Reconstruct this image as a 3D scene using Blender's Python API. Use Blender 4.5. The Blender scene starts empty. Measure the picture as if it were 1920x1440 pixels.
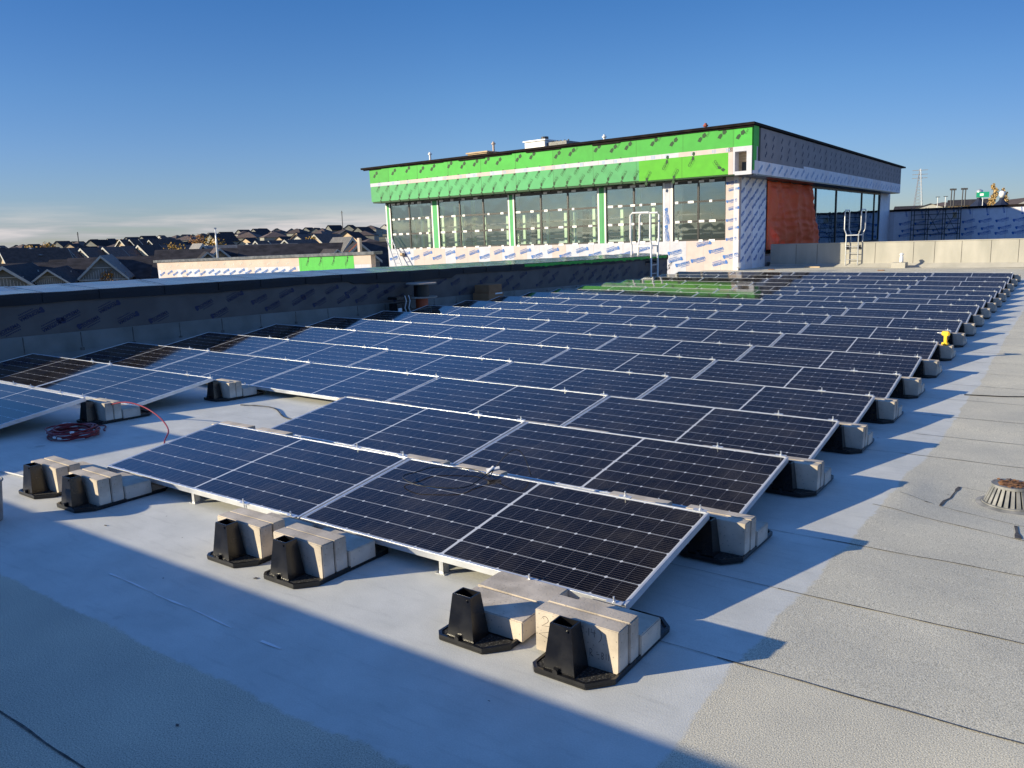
import bpy, bmesh, math, random
from mathutils import Vector, Matrix, noise
random.seed(7)
S = bpy.context.scene
COL = S.collection
V = Vector

# ------------------------------------------------------------ camera
CAM = V((1.39196, -2.74168, 1.59667))
F = V((-0.5671, 0.80336, -0.18167)); RT = V((0.81937, 0.57271, -0.02518)); UP = V((-0.08382, 0.16314, 0.98304))
cd = bpy.data.cameras.new("camera"); cam = bpy.data.objects.new("camera", cd); COL.objects.link(cam)
m = Matrix.Identity(4)
for i in range(3):
    m[i][0] = RT[i]; m[i][1] = UP[i]; m[i][2] = -F[i]; m[i][3] = CAM[i]
cam.matrix_basis = m
cd.sensor_width = 36; cd.lens = 1491.07 / 1920 * 36; cd.clip_start = 0.05; cd.clip_end = 12000
S.camera = cam

# ------------------------------------------------------------ light
SUN = V((-0.61, -0.66, 0.28)).normalized()          # towards the sun
elev = math.asin(SUN.z); azim = math.atan2(SUN.x, SUN.y)
w = bpy.data.worlds.new("World"); S.world = w; w.use_nodes = True
nt = w.node_tree; nt.nodes.clear()
N = nt.nodes.new; LK = nt.links.new
out = N('ShaderNodeOutputWorld'); bg = N('ShaderNodeBackground'); sky = N('ShaderNodeTexSky')
sky.sky_type = 'NISHITA'; sky.sun_disc = False; sky.sun_elevation = elev; sky.sun_rotation = azim
sky.altitude = 1000; sky.air_density = 1.0; sky.dust_density = 0.35; sky.ozone_density = 1.6
bg.inputs[1].default_value = 0.10
tint = N('ShaderNodeVectorMath'); tint.operation = 'MULTIPLY'; tint.inputs[1].default_value = (0.80, 0.97, 1.28)
LK(sky.outputs[0], tint.inputs[0])
grade = N('ShaderNodeVectorMath'); grade.operation = 'MULTIPLY'; LK(tint.outputs[0], grade.inputs[0])
# low bank of cloud near the horizon
tc = N('ShaderNodeTexCoord'); sep = N('ShaderNodeSeparateXYZ'); LK(tc.outputs['Generated'], sep.inputs[0])
mp = N('ShaderNodeMapping'); mp.inputs['Scale'].default_value = (3.2, 3.2, 42); LK(tc.outputs['Generated'], mp.inputs[0])
nz = N('ShaderNodeTexNoise'); nz.inputs['Scale'].default_value = 1.6; nz.inputs['Detail'].default_value = 9; nz.inputs['Roughness'].default_value = 0.55
LK(mp.outputs[0], nz.inputs[0])
def mth(tree, op, a, b=None, clamp=False):
    n = tree.nodes.new('ShaderNodeMath'); n.operation = op; n.use_clamp = clamp
    for i, x in enumerate((a, b)):
        if x is None: continue
        if isinstance(x, (int, float)): n.inputs[i].default_value = x
        else: tree.links.new(x, n.inputs[i])
    return n.outputs[0]
def ramp(tree, x, stops, interp='LINEAR'):
    r = tree.nodes.new('ShaderNodeValToRGB'); r.color_ramp.interpolation = interp
    e = r.color_ramp.elements
    while len(e) < len(stops): e.new(0.5)
    for k, (p, c) in enumerate(stops):
        e[k].position = p; e[k].color = (c, c, c, 1) if isinstance(c, (int, float)) else (*c, 1)
    tree.links.new(x, r.inputs[0]); return r.outputs[0]
LK(ramp(nt, sep.outputs[2], [(0.0, (.60, .54, .57)), (0.10, (.54, .58, .66)), (0.165, (.47, .59, .68)), (0.27, (.33, .54, .69)), (0.5, (.60, .80, 1.0)), (1.0, (.80, .94, 1.08))]), grade.inputs[1])
g2 = N('ShaderNodeVectorMath'); g2.operation = 'MULTIPLY'; LK(grade.outputs[0], g2.inputs[0])
LK(ramp(nt, mth(nt, 'ADD', mth(nt, 'MULTIPLY', sep.outputs[0], 0.5), 0.5), [(0.0, (.88, .90, .93)), (0.2, (1.12, 1.15, 1.12)), (0.35, (1.04, 1.06, 1.03)), (0.52, (.72, .76, .80)), (0.62, (1.15, 1.1, 1.08)), (0.8, (1.5, 1.35, 1.25))]), g2.inputs[1])
g3 = N('ShaderNodeMix'); g3.data_type = 'RGBA'; g3.blend_type = 'MULTIPLY'; LK(g2.outputs[0], g3.inputs[6])
LK(ramp(nt, sep.outputs[2], [(.28, 0.0), (.36, 1.0), (.62, 1.0), (.8, 0.0)]), g3.inputs[0])
LK(ramp(nt, mth(nt, 'ADD', mth(nt, 'MULTIPLY', sep.outputs[0], 0.5), 0.5), [(0.05, (1.5, 1.7, 1.8)), (0.18, (1.25, 1.35, 1.4)), (0.32, (.75, .75, .75)), (0.5, (.62, .62, .62)), (0.62, (1, 1, 1))]), g3.inputs[7])
elm = ramp(nt, sep.outputs[2], [(0.0, 1.0), (0.020, 1.0), (0.034, 0.3), (0.050, 0.0)])
dn = mth(nt, 'ADD', mth(nt, 'MULTIPLY', sep.outputs[0], -0.9), mth(nt, 'MULTIPLY', sep.outputs[1], 0.15))
azm = ramp(nt, dn, [(0.30, 0.0), (0.62, 1.0)])
cm = mth(nt, 'MULTIPLY', mth(nt, 'MULTIPLY', elm, azm), ramp(nt, nz.outputs[0], [(0.36, 0.0), (0.56, 1.0)]))
shade = ramp(nt, nz.outputs[0], [(0.40, (3.1, 3.15, 3.6)), (0.62, (5.0, 4.7, 4.6)), (0.8, (3.3, 3.3, 3.6))])
mix = N('ShaderNodeMix'); mix.data_type = 'RGBA'
LK(cm, mix.inputs[0]); LK(g3.outputs[2], mix.inputs[6]); LK(shade, mix.inputs[7])
LK(mix.outputs[2], bg.inputs[0]); LK(bg.outputs[0], out.inputs[0])
sd = bpy.data.lights.new("sun", 'SUN'); sd.energy = 5.0; sd.angle = math.radians(0.53); sd.color = (1.0, 0.87, 0.62)
so = bpy.data.objects.new("sun", sd); COL.objects.link(so)
so.rotation_euler = (-SUN).to_track_quat('-Z', 'Y').to_euler(); so.location = (-20, -20, 20)
S.view_settings.view_transform = 'Standard'; S.view_settings.look = 'None'; S.view_settings.exposure = 0.585
S.view_settings.gamma = 1; S.view_settings.use_curve_mapping = False
S.render.engine = 'CYCLES'

# ------------------------------------------------------------ materials
def mat(name, col, rough=0.6, metal=0.0, coat=0.0, coat_rough=0.05, spec=0.5):
    M = bpy.data.materials.new(name); M.use_nodes = True
    b = M.node_tree.nodes['Principled BSDF']
    b.inputs['Base Color'].default_value = (*col, 1); b.inputs['Roughness'].default_value = rough
    b.inputs['Metallic'].default_value = metal; b.inputs['Coat Weight'].default_value = coat
    b.inputs['Coat Roughness'].default_value = coat_rough; b.inputs['Specular IOR Level'].default_value = spec
    return M
def vary(M, c1, c2, scale=3.0, bump=0.0, bscale=60.0, detail=6, lo=0.35, hi=0.65, dist=0.01, stretch=(1, 1, 1), rough=None):
    t = M.node_tree; b = t.nodes['Principled BSDF']
    tc = t.nodes.new('ShaderNodeTexCoord'); mp = t.nodes.new('ShaderNodeMapping'); mp.inputs['Scale'].default_value = stretch
    t.links.new(tc.outputs['Object'], mp.inputs[0])
    n = t.nodes.new('ShaderNodeTexNoise'); n.inputs['Scale'].default_value = scale; n.inputs['Detail'].default_value = detail
    t.links.new(mp.outputs[0], n.inputs[0])
    c = ramp(t, n.outputs[0], [(lo, c1), (hi, c2)]); t.links.new(c, b.inputs['Base Color'])
    if rough: t.links.new(ramp(t, n.outputs[0], [(lo, rough[0]), (hi, rough[1])]), b.inputs['Roughness'])
    if bump:
        n2 = t.nodes.new('ShaderNodeTexNoise'); n2.inputs['Scale'].default_value = bscale; n2.inputs['Detail'].default_value = 4
        t.links.new(tc.outputs['Object'], n2.inputs[0])
        bp = t.nodes.new('ShaderNodeBump'); bp.inputs['Strength'].default_value = bump; bp.inputs['Distance'].default_value = dist
        t.links.new(n2.outputs[0], bp.inputs['Height']); t.links.new(bp.outputs[0], b.inputs['Normal'])
    return M
def M_(name, c1, c2=None, **k):
    M = mat(name, c1, k.pop('r', 0.6), k.pop('metal', 0.0), k.pop('coat', 0.0), k.pop('crough', 0.05), k.pop('spec', 0.5))
    if c2: vary(M, c1, c2, **k)
    return M
MT = {}
MT['alu'] = M_('aluminium', (0.62, 0.64, 0.66), (0.78, 0.79, 0.80), r=0.32, metal=0.55, scale=8)
MT['galv'] = M_('galvanised_steel', (0.42, 0.44, 0.46), (0.62, 0.63, 0.65), r=0.4, metal=0.6, scale=20)
MT['plastic'] = M_('black_plastic', (0.006, 0.006, 0.007), (0.016, 0.016, 0.017), r=0.24, spec=0.5, scale=14, lo=0.4, hi=0.7, bump=0.15, bscale=90, dist=0.002)
MT['grit'] = M_('tray_grit', (0.008, 0.008, 0.008), (0.12, 0.115, 0.10), r=0.9, scale=120, lo=0.5, hi=0.72, bump=0.8, bscale=150, dist=0.006)
MT['concrete'] = M_('concrete_block', (0.50, 0.44, 0.36), (0.62, 0.55, 0.46), r=0.9, scale=9, bump=0.35, bscale=120, dist=0.003)
def tone_by_object(M, lo, hi, speck=None):
    t = M.node_tree; b = t.nodes['Principled BSDF']; src = b.inputs['Base Color'].links[0].from_socket
    oi = t.nodes.new('ShaderNodeObjectInfo'); m = t.nodes.new('ShaderNodeMix'); m.data_type = 'RGBA'; m.blend_type = 'MULTIPLY'; m.inputs[0].default_value = 1
    t.links.new(src, m.inputs[6]); f = ramp(t, oi.outputs['Random'], [(0, lo), (1, hi)])
    if speck:
        tc = t.nodes.new('ShaderNodeTexCoord'); v = t.nodes.new('ShaderNodeTexVoronoi'); v.inputs['Scale'].default_value = 55; t.links.new(tc.outputs['Object'], v.inputs[0])
        n = t.nodes.new('ShaderNodeTexNoise'); n.inputs['Scale'].default_value = 7; n.inputs['Detail'].default_value = 7; t.links.new(tc.outputs['Object'], n.inputs[0])
        m2 = t.nodes.new('ShaderNodeMix'); m2.data_type = 'RGBA'; m2.blend_type = 'MULTIPLY'; m2.inputs[0].default_value = 1
        t.links.new(ramp(t, v.outputs['Distance'], [(.10, .55), (.2, 1)]), m2.inputs[6]); t.links.new(ramp(t, n.outputs[0], [(.38, .80), (.55, 1.04)]), m2.inputs[7])
        m3 = t.nodes.new('ShaderNodeMix'); m3.data_type = 'RGBA'; m3.blend_type = 'MULTIPLY'; m3.inputs[0].default_value = 1
        t.links.new(f, m3.inputs[6]); t.links.new(m2.outputs[2], m3.inputs[7]); f = m3.outputs[2]
    t.links.new(f, m.inputs[7]); t.links.new(m.outputs[2], b.inputs['Base Color'])
tone_by_object(MT['concrete'], (.86, .86, .87), (1.06, 1.04, 1.0), True)
MT['ink'] = M_('pencil_mark', (0.10, 0.09, 0.09), r=0.9)
MT['copper'] = M_('copper', (0.6, 0.3, 0.15), r=0.4, metal=0.8)
MT['rcable'] = M_('red_cable', (0.22, 0.010, 0.014), r=0.4)
MT['bcable'] = M_('black_cable', (0.012, 0.012, 0.012), r=0.45)
MT['cord'] = M_('white_cord', (0.6, 0.6, 0.6), r=0.6)
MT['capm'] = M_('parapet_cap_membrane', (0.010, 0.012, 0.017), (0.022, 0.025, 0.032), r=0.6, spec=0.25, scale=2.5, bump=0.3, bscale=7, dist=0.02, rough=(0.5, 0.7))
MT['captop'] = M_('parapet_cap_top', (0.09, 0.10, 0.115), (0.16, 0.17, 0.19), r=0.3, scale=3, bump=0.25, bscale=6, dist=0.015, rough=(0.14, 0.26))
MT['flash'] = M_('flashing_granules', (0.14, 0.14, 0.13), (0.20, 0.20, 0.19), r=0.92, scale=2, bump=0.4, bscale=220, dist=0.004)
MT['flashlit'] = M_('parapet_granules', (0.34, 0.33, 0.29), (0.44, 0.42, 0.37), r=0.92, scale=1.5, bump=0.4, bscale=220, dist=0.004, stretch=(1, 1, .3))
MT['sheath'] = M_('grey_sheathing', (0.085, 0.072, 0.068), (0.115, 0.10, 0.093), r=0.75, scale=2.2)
MT['sheathdk'] = M_('dark_sheathing', (0.21, 0.19, 0.20), (0.26, 0.24, 0.25), r=0.75, scale=1.2)
MT['printdk'] = M_('dark_blue_print', (0.014, 0.018, 0.06), r=0.7)
MT['print'] = M_('blue_print', (0.02, 0.13, 0.44), r=0.6)
MT['printlt'] = M_('pale_blue_print', (0.22, 0.36, 0.58), r=0.6)
MT['green'] = M_('green_board', (0.050, 0.40, 0.045), (0.065, 0.45, 0.055), r=0.7, scale=1.0)
MT['greenlt'] = M_('pale_green_board', (0.075, 0.36, 0.135), (0.09, 0.40, 0.155), r=0.7, scale=1.0)
MT['greenyl'] = M_('lime_board', (0.075, 0.42, 0.015), (0.09, 0.46, 0.02), r=0.7, scale=1.2)
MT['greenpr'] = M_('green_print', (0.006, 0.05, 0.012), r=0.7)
MT['tape'] = M_('white_tape', (0.72, 0.72, 0.72), (0.8, 0.79, 0.77), r=0.5, scale=3)
MT['pink'] = M_('pinkish_sheathing', (0.46, 0.37, 0.32), (0.54, 0.44, 0.38), r=0.7, scale=1.1)
MT['mull'] = M_('black_mullion', (0.014, 0.015, 0.017), r=0.35)
MT['stud'] = M_('pale_green_stud', (0.60, 0.78, 0.50), (0.70, 0.85, 0.60), r=0.6, scale=2)
MT['inner'] = M_('interior_wall', (0.56, 0.66, 0.66), (0.68, 0.76, 0.76), r=0.8, scale=0.8)
MT['innerfl'] = M_('interior_floor', (0.16, 0.15, 0.13), (0.24, 0.23, 0.20), r=0.8, scale=1)
MT['wood'] = M_('raw_timber', (0.45, 0.33, 0.20), (0.60, 0.46, 0.30), r=0.8, scale=3, stretch=(1, 8, 8))
MT['tarp'] = M_('orange_tarp', (0.97, 0.15, 0.05), (0.98, 0.20, 0.075), r=0.6, spec=0.2, scale=2, bump=0.4, bscale=5, dist=0.05)
MT['roofed'] = M_('dark_roof_edge', (0.006, 0.005, 0.006), (0.016, 0.012, 0.011), r=0.8, spec=0.1, scale=3)
MT['white'] = M_('white_paint', (0.75, 0.75, 0.75), (0.82, 0.82, 0.81), r=0.45, scale=4)
MT['rust'] = M_('rusty_iron', (0.09, 0.04, 0.018), (0.36, 0.17, 0.06), r=0.85, scale=26, lo=0.4, hi=0.62, bump=0.5, bscale=90, dist=0.004)
MT['cast'] = M_('cast_iron_grey', (0.13, 0.135, 0.135), (0.27, 0.27, 0.26), r=0.6, scale=12, bump=0.2, bscale=60, dist=0.003)
MT['crack'] = M_('seam_bitumen', (0.035, 0.032, 0.03), (0.12, 0.11, 0.10), r=0.8, scale=30)
MT['seamlt'] = M_('seam_grey', (0.17, 0.16, 0.15), (0.25, 0.24, 0.22), r=0.9, scale=12)  # mid grey tone for far seams, membrane laps and header flashing
MT['card'] = M_('cardboard', (0.26, 0.13, 0.06), (0.33, 0.17, 0.08), r=0.85, scale=4)
MT['orange'] = M_('orange_drum', (0.50, 0.09, 0.03), r=0.5)
MT['yellow'] = M_('yellow_tool', (0.80, 0.50, 0.02), r=0.4)
MT['reelwood'] = M_('reel_plywood', (0.33, 0.27, 0.22), (0.42, 0.35, 0.29), r=0.8, scale=5)
MT['shingle'] = M_('dark_shingles', (0.020, 0.020, 0.023), (0.038, 0.036, 0.040), r=0.95, spec=0.2, scale=1.5, bump=0.3, bscale=9, dist=0.05)
MT['shingle2'] = M_('brown_shingles', (0.05, 0.038, 0.035), (0.085, 0.065, 0.058), r=0.85, scale=1.5)
MT['shingle3'] = M_('grey_shingles', (0.10, 0.10, 0.10), (0.15, 0.148, 0.142), r=0.85, scale=1.5)
MT['beige'] = M_('beige_siding', (0.52, 0.40, 0.25), (0.62, 0.48, 0.32), r=0.8, scale=0.4)
MT['sand'] = M_('sand_siding', (0.38, 0.33, 0.25), (0.46, 0.39, 0.30), r=0.8, scale=0.4)
MT['greysid'] = M_('grey_siding', (0.17, 0.18, 0.165), (0.23, 0.24, 0.22), r=0.8, scale=0.6)
MT['trim'] = M_('pale_trim', (0.40, 0.40, 0.37), (0.48, 0.48, 0.44), r=0.6, scale=1)
for _k in ('shingle', 'shingle2', 'shingle3', 'beige', 'greysid'): tone_by_object(MT[_k], (.75, .75, .78), (1.9, 1.8, 1.75) if 'shingle' in _k else (1.25, 1.2, 1.15))
MT['hglass'] = M_('house_glass', (0.02, 0.025, 0.03), r=0.1)
MT['grass'] = M_('dry_grass', (0.09, 0.085, 0.035), (0.22, 0.18, 0.09), r=0.95, scale=0.02, detail=9)
MT['bark'] = M_('bark', (0.10, 0.075, 0.05), r=0.9)
MT['leafy'] = M_('yellow_leaves', (0.26, 0.15, 0.015), (0.45, 0.28, 0.03), r=0.7, scale=1.3)
MT['leafo'] = M_('orange_leaves', (0.30, 0.13, 0.02), (0.45, 0.22, 0.04), r=0.7, scale=1.3)
MT['leafg'] = M_('green_leaves', (0.035, 0.05, 0.012), (0.08, 0.095, 0.03), r=0.7, scale=1.3)
MT['leafd'] = M_('dry_poplar_leaves', (0.34, 0.23, 0.09), (0.48, 0.34, 0.15), r=0.7, scale=1.3)
MT['signg'] = M_('green_sign_face', (0.0, 0.26, 0.15), r=0.4)
MT['dome'] = M_('blue_black_roof', (0.012, 0.02, 0.05), (0.025, 0.035, 0.07), r=0.75, spec=0.2, scale=1)
MT['steel'] = M_('dark_steel', (0.03, 0.032, 0.04), r=0.5)
MT['hill'] = M_('far_hill', (0.13, 0.11, 0.07), (0.24, 0.19, 0.12), r=0.95, scale=0.01)
MT['redwall'] = M_('rust_red_wall', (0.30, 0.07, 0.045), r=0.8)

def sheet_material(name, base1, base2, bluish=0.0, sheet=1.2, axis=0, pinkp=0.25):
    """white faced sheathing: each vertical sheet has its own faint tone, thin joints between"""
    M = mat(name, base1, 0.7); t = M.node_tree; b = t.nodes['Principled BSDF']
    tc = t.nodes.new('ShaderNodeTexCoord'); sp = t.nodes.new('ShaderNodeSeparateXYZ'); t.links.new(tc.outputs['Object'], sp.inputs[0])
    a = mth(t, 'DIVIDE', sp.outputs[axis], sheet)
    fl = mth(t, 'FLOOR', a); fr = mth(t, 'FRACT', a)
    wn = t.nodes.new('ShaderNodeTexWhiteNoise'); wn.noise_dimensions = '1D'; t.links.new(fl, wn.inputs['W'])
    c = ramp(t, wn.outputs[0], [(0.0, base2), (pinkp, base2), (pinkp + .02, base1), (1.0, tuple(min(1, x * 1.06) for x in base1))])
    jt = mth(t, 'LESS_THAN', fr, 0.022)
    mx = t.nodes.new('ShaderNodeMix'); mx.data_type = 'RGBA'
    n = t.nodes.new('ShaderNodeTexNoise'); n.inputs['Scale'].default_value = 3; t.links.new(tc.outputs['Object'], n.inputs[0])
    m0 = t.nodes.new('ShaderNodeMix'); m0.data_type = 'RGBA'; m0.blend_type = 'MULTIPLY'; m0.inputs[0].default_value = 0.5
    t.links.new(c, m0.inputs[6]); t.links.new(ramp(t, n.outputs[0], [(0.3, 0.8), (0.7, 1.05)]), m0.inputs[7])
    t.links.new(jt, mx.inputs[0]); t.links.new(m0.outputs[2], mx.inputs[6]); mx.inputs[7].default_value = (base2[0] * .8, base2[1] * .76, base2[2] * .76, 1)
    t.links.new(mx.outputs[2], b.inputs['Base Color']); return M
MT['wsheath'] = sheet_material('white_sheathing', (0.50, 0.51, 0.58), (0.54, 0.46, 0.44), sheet=0.86, pinkp=0.2)
MT['wsheath_side'] = sheet_material('white_sheathing_side', (0.72, 0.72, 0.77), (0.70, 0.67, 0.70), sheet=1.0, axis=1, pinkp=0.3)
MT['green'] = sheet_material('green_board', (0.052, 0.42, 0.048), (0.045, 0.36, 0.042), sheet=2.4, pinkp=0.4)
MT['greenlt'] = sheet_material('pale_green_board', (0.080, 0.39, 0.145), (0.072, 0.34, 0.125), sheet=2.4, pinkp=0.4)
MT['greenyl'] = sheet_material('lime_board', (0.085, 0.45, 0.016), (0.075, 0.40, 0.014), sheet=2.45, pinkp=0.4)
MT['bsheath'] = sheet_material('blue_white_sheathing', (0.74, 0.72, 0.78), (0.68, 0.66, 0.72), sheet=1.17, pinkp=0.4)

def translucent(M, col, f):
    t = M.node_tree; b = t.nodes['Principled BSDF']; o = t.nodes['Material Output']; tr = t.nodes.new('ShaderNodeBsdfTranslucent'); tr.inputs[0].default_value = (*col, 1)
    mx = t.nodes.new('ShaderNodeMixShader'); mx.inputs[0].default_value = f; t.links.new(b.outputs[0], mx.inputs[1]); t.links.new(tr.outputs[0], mx.inputs[2]); t.links.new(mx.outputs[0], o.inputs[0])
translucent(MT['tarp'], (.95, .18, .07), .22)
# roof membrane: granules with a smooth pale coating of its own ragged outline
def roof_material():
    M = mat('roof_membrane', (0.4, 0.4, 0.37), 0.9); t = M.node_tree; b = t.nodes['Principled BSDF']
    tc = t.nodes.new('ShaderNodeTexCoord'); P = tc.outputs['Object']
    def ns(scale, det=4, rough=0.5):
        n = t.nodes.new('ShaderNodeTexNoise'); n.inputs['Scale'].default_value = scale; n.inputs['Detail'].default_value = det
        n.inputs['Roughness'].default_value = rough; t.links.new(P, n.inputs[0]); return n.outputs[0]
    sp = t.nodes.new('ShaderNodeSeparateXYZ'); t.links.new(P, sp.inputs[0])
    wob = mth(t, 'ADD', mth(t, 'MULTIPLY', mth(t, 'SUBTRACT', ns(1.7, 8, .6), 0.5), 0.16), mth(t, 'MULTIPLY', mth(t, 'SUBTRACT', ns(28, 3), 0.5), 0.035))
    X = mth(t, 'ADD', sp.outputs[0], wob); Yc = mth(t, 'ADD', sp.outputs[1], wob)
    # x edge drifts from 0.48 to 0.64 with y
    xe = mth(t, 'ADD', 0.485, mth(t, 'MULTIPLY', mth(t, 'MINIMUM', mth(t, 'MAXIMUM', sp.outputs[1], 0.0), 5.0), 0.028))
    inx = mth(t, 'MULTIPLY', mth(t, 'SUBTRACT', xe, X), 60, True)
    iny = mth(t, 'MULTIPLY', mth(t, 'ADD', Yc, 1.17), 60, True)
    far = mth(t, 'MULTIPLY', mth(t, 'SUBTRACT', 25.2, Yc), 30, True)
    mask = mth(t, 'MULTIPLY', mth(t, 'MULTIPLY', inx, iny), far)
    gran = ramp(t, ns(210, 2, .7), [(0.30, (0.27, 0.26, 0.205)), (0.5, (0.61, 0.58, 0.47)), (0.72, (0.88, 0.845, 0.69))])
    big = ramp(t, ns(1.1, 8, .62), [(0.3, (0.78, 0.78, 0.79)), (0.7, (1.10, 1.07, 1.02))])
    mg = t.nodes.new('ShaderNodeMix'); mg.data_type = 'RGBA'; mg.blend_type = 'MULTIPLY'; mg.inputs[0].default_value = 1
    t.links.new(gran, mg.inputs[6]); t.links.new(big, mg.inputs[7])
    coat = ramp(t, ns(3.5, 9, .6), [(0.3, (0.545, 0.55, 0.505)), (0.7, (0.675, 0.675, 0.62))])
    mpv = t.nodes.new('ShaderNodeMapping'); mpv.inputs['Scale'].default_value = (1.6, 11, 1); mpv.inputs['Rotation'].default_value = (0, 0, .35); t.links.new(P, mpv.inputs[0])
    sc = t.nodes.new('ShaderNodeTexNoise'); sc.inputs['Scale'].default_value = 2.3; sc.inputs['Detail'].default_value = 9; sc.inputs['Roughness'].default_value = .65; t.links.new(mpv.outputs[0], sc.inputs[0])
    vr = t.nodes.new('ShaderNodeTexVoronoi'); vr.inputs['Scale'].default_value = 1.1; t.links.new(P, vr.inputs[0])
    mk = t.nodes.new('ShaderNodeMix'); mk.data_type = 'RGBA'; mk.blend_type = 'MULTIPLY'; mk.inputs[0].default_value = 1
    t.links.new(coat, mk.inputs[6]); t.links.new(ramp(t, sc.outputs[0], [(.30, .88), (.46, 1.0), (.66, 1.0), (.78, 1.07)]), mk.inputs[7])
    mk2 = t.nodes.new('ShaderNodeMix'); mk2.data_type = 'RGBA'; mk2.blend_type = 'MULTIPLY'; mk2.inputs[0].default_value = 1
    t.links.new(mk.outputs[2], mk2.inputs[6]); t.links.new(ramp(t, vr.outputs['Distance'], [(.035, .72), (.05, 1.0)]), mk2.inputs[7]); coat = mk2.outputs[2]
    mc = t.nodes.new('ShaderNodeMix'); mc.data_type = 'RGBA'; mc.blend_type = 'MULTIPLY'; mc.inputs[0].default_value = 1
    t.links.new(coat, mc.inputs[6]); t.links.new(ramp(t, ns(170, 2, .6), [(0.3, 0.90), (0.7, 1.05)]), mc.inputs[7])
    mx = t.nodes.new('ShaderNodeMix'); mx.data_type = 'RGBA'
    t.links.new(mask, mx.inputs[0]); t.links.new(mg.outputs[2], mx.inputs[6]); t.links.new(mc.outputs[2], mx.inputs[7])
    t.links.new(mx.outputs[2], b.inputs['Base Color'])
    t.links.new(mth(t, 'SUBTRACT', 0.95, mth(t, 'MULTIPLY', mask, 0.3)), b.inputs['Roughness'])
    bp = t.nodes.new('ShaderNodeBump'); bp.inputs['Distance'].default_value = 0.0028
    t.links.new(mth(t, 'SUBTRACT', 0.75, mth(t, 'MULTIPLY', mask, 0.35)), bp.inputs['Strength'])
    t.links.new(mth(t, 'ADD', ns(165, 3, .65), mth(t, 'MULTIPLY', ns(14, 3), 0.35)), bp.inputs['Height']); t.links.new(bp.outputs[0], b.inputs['Normal'])
    return M
MT['roof'] = roof_material()

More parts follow.
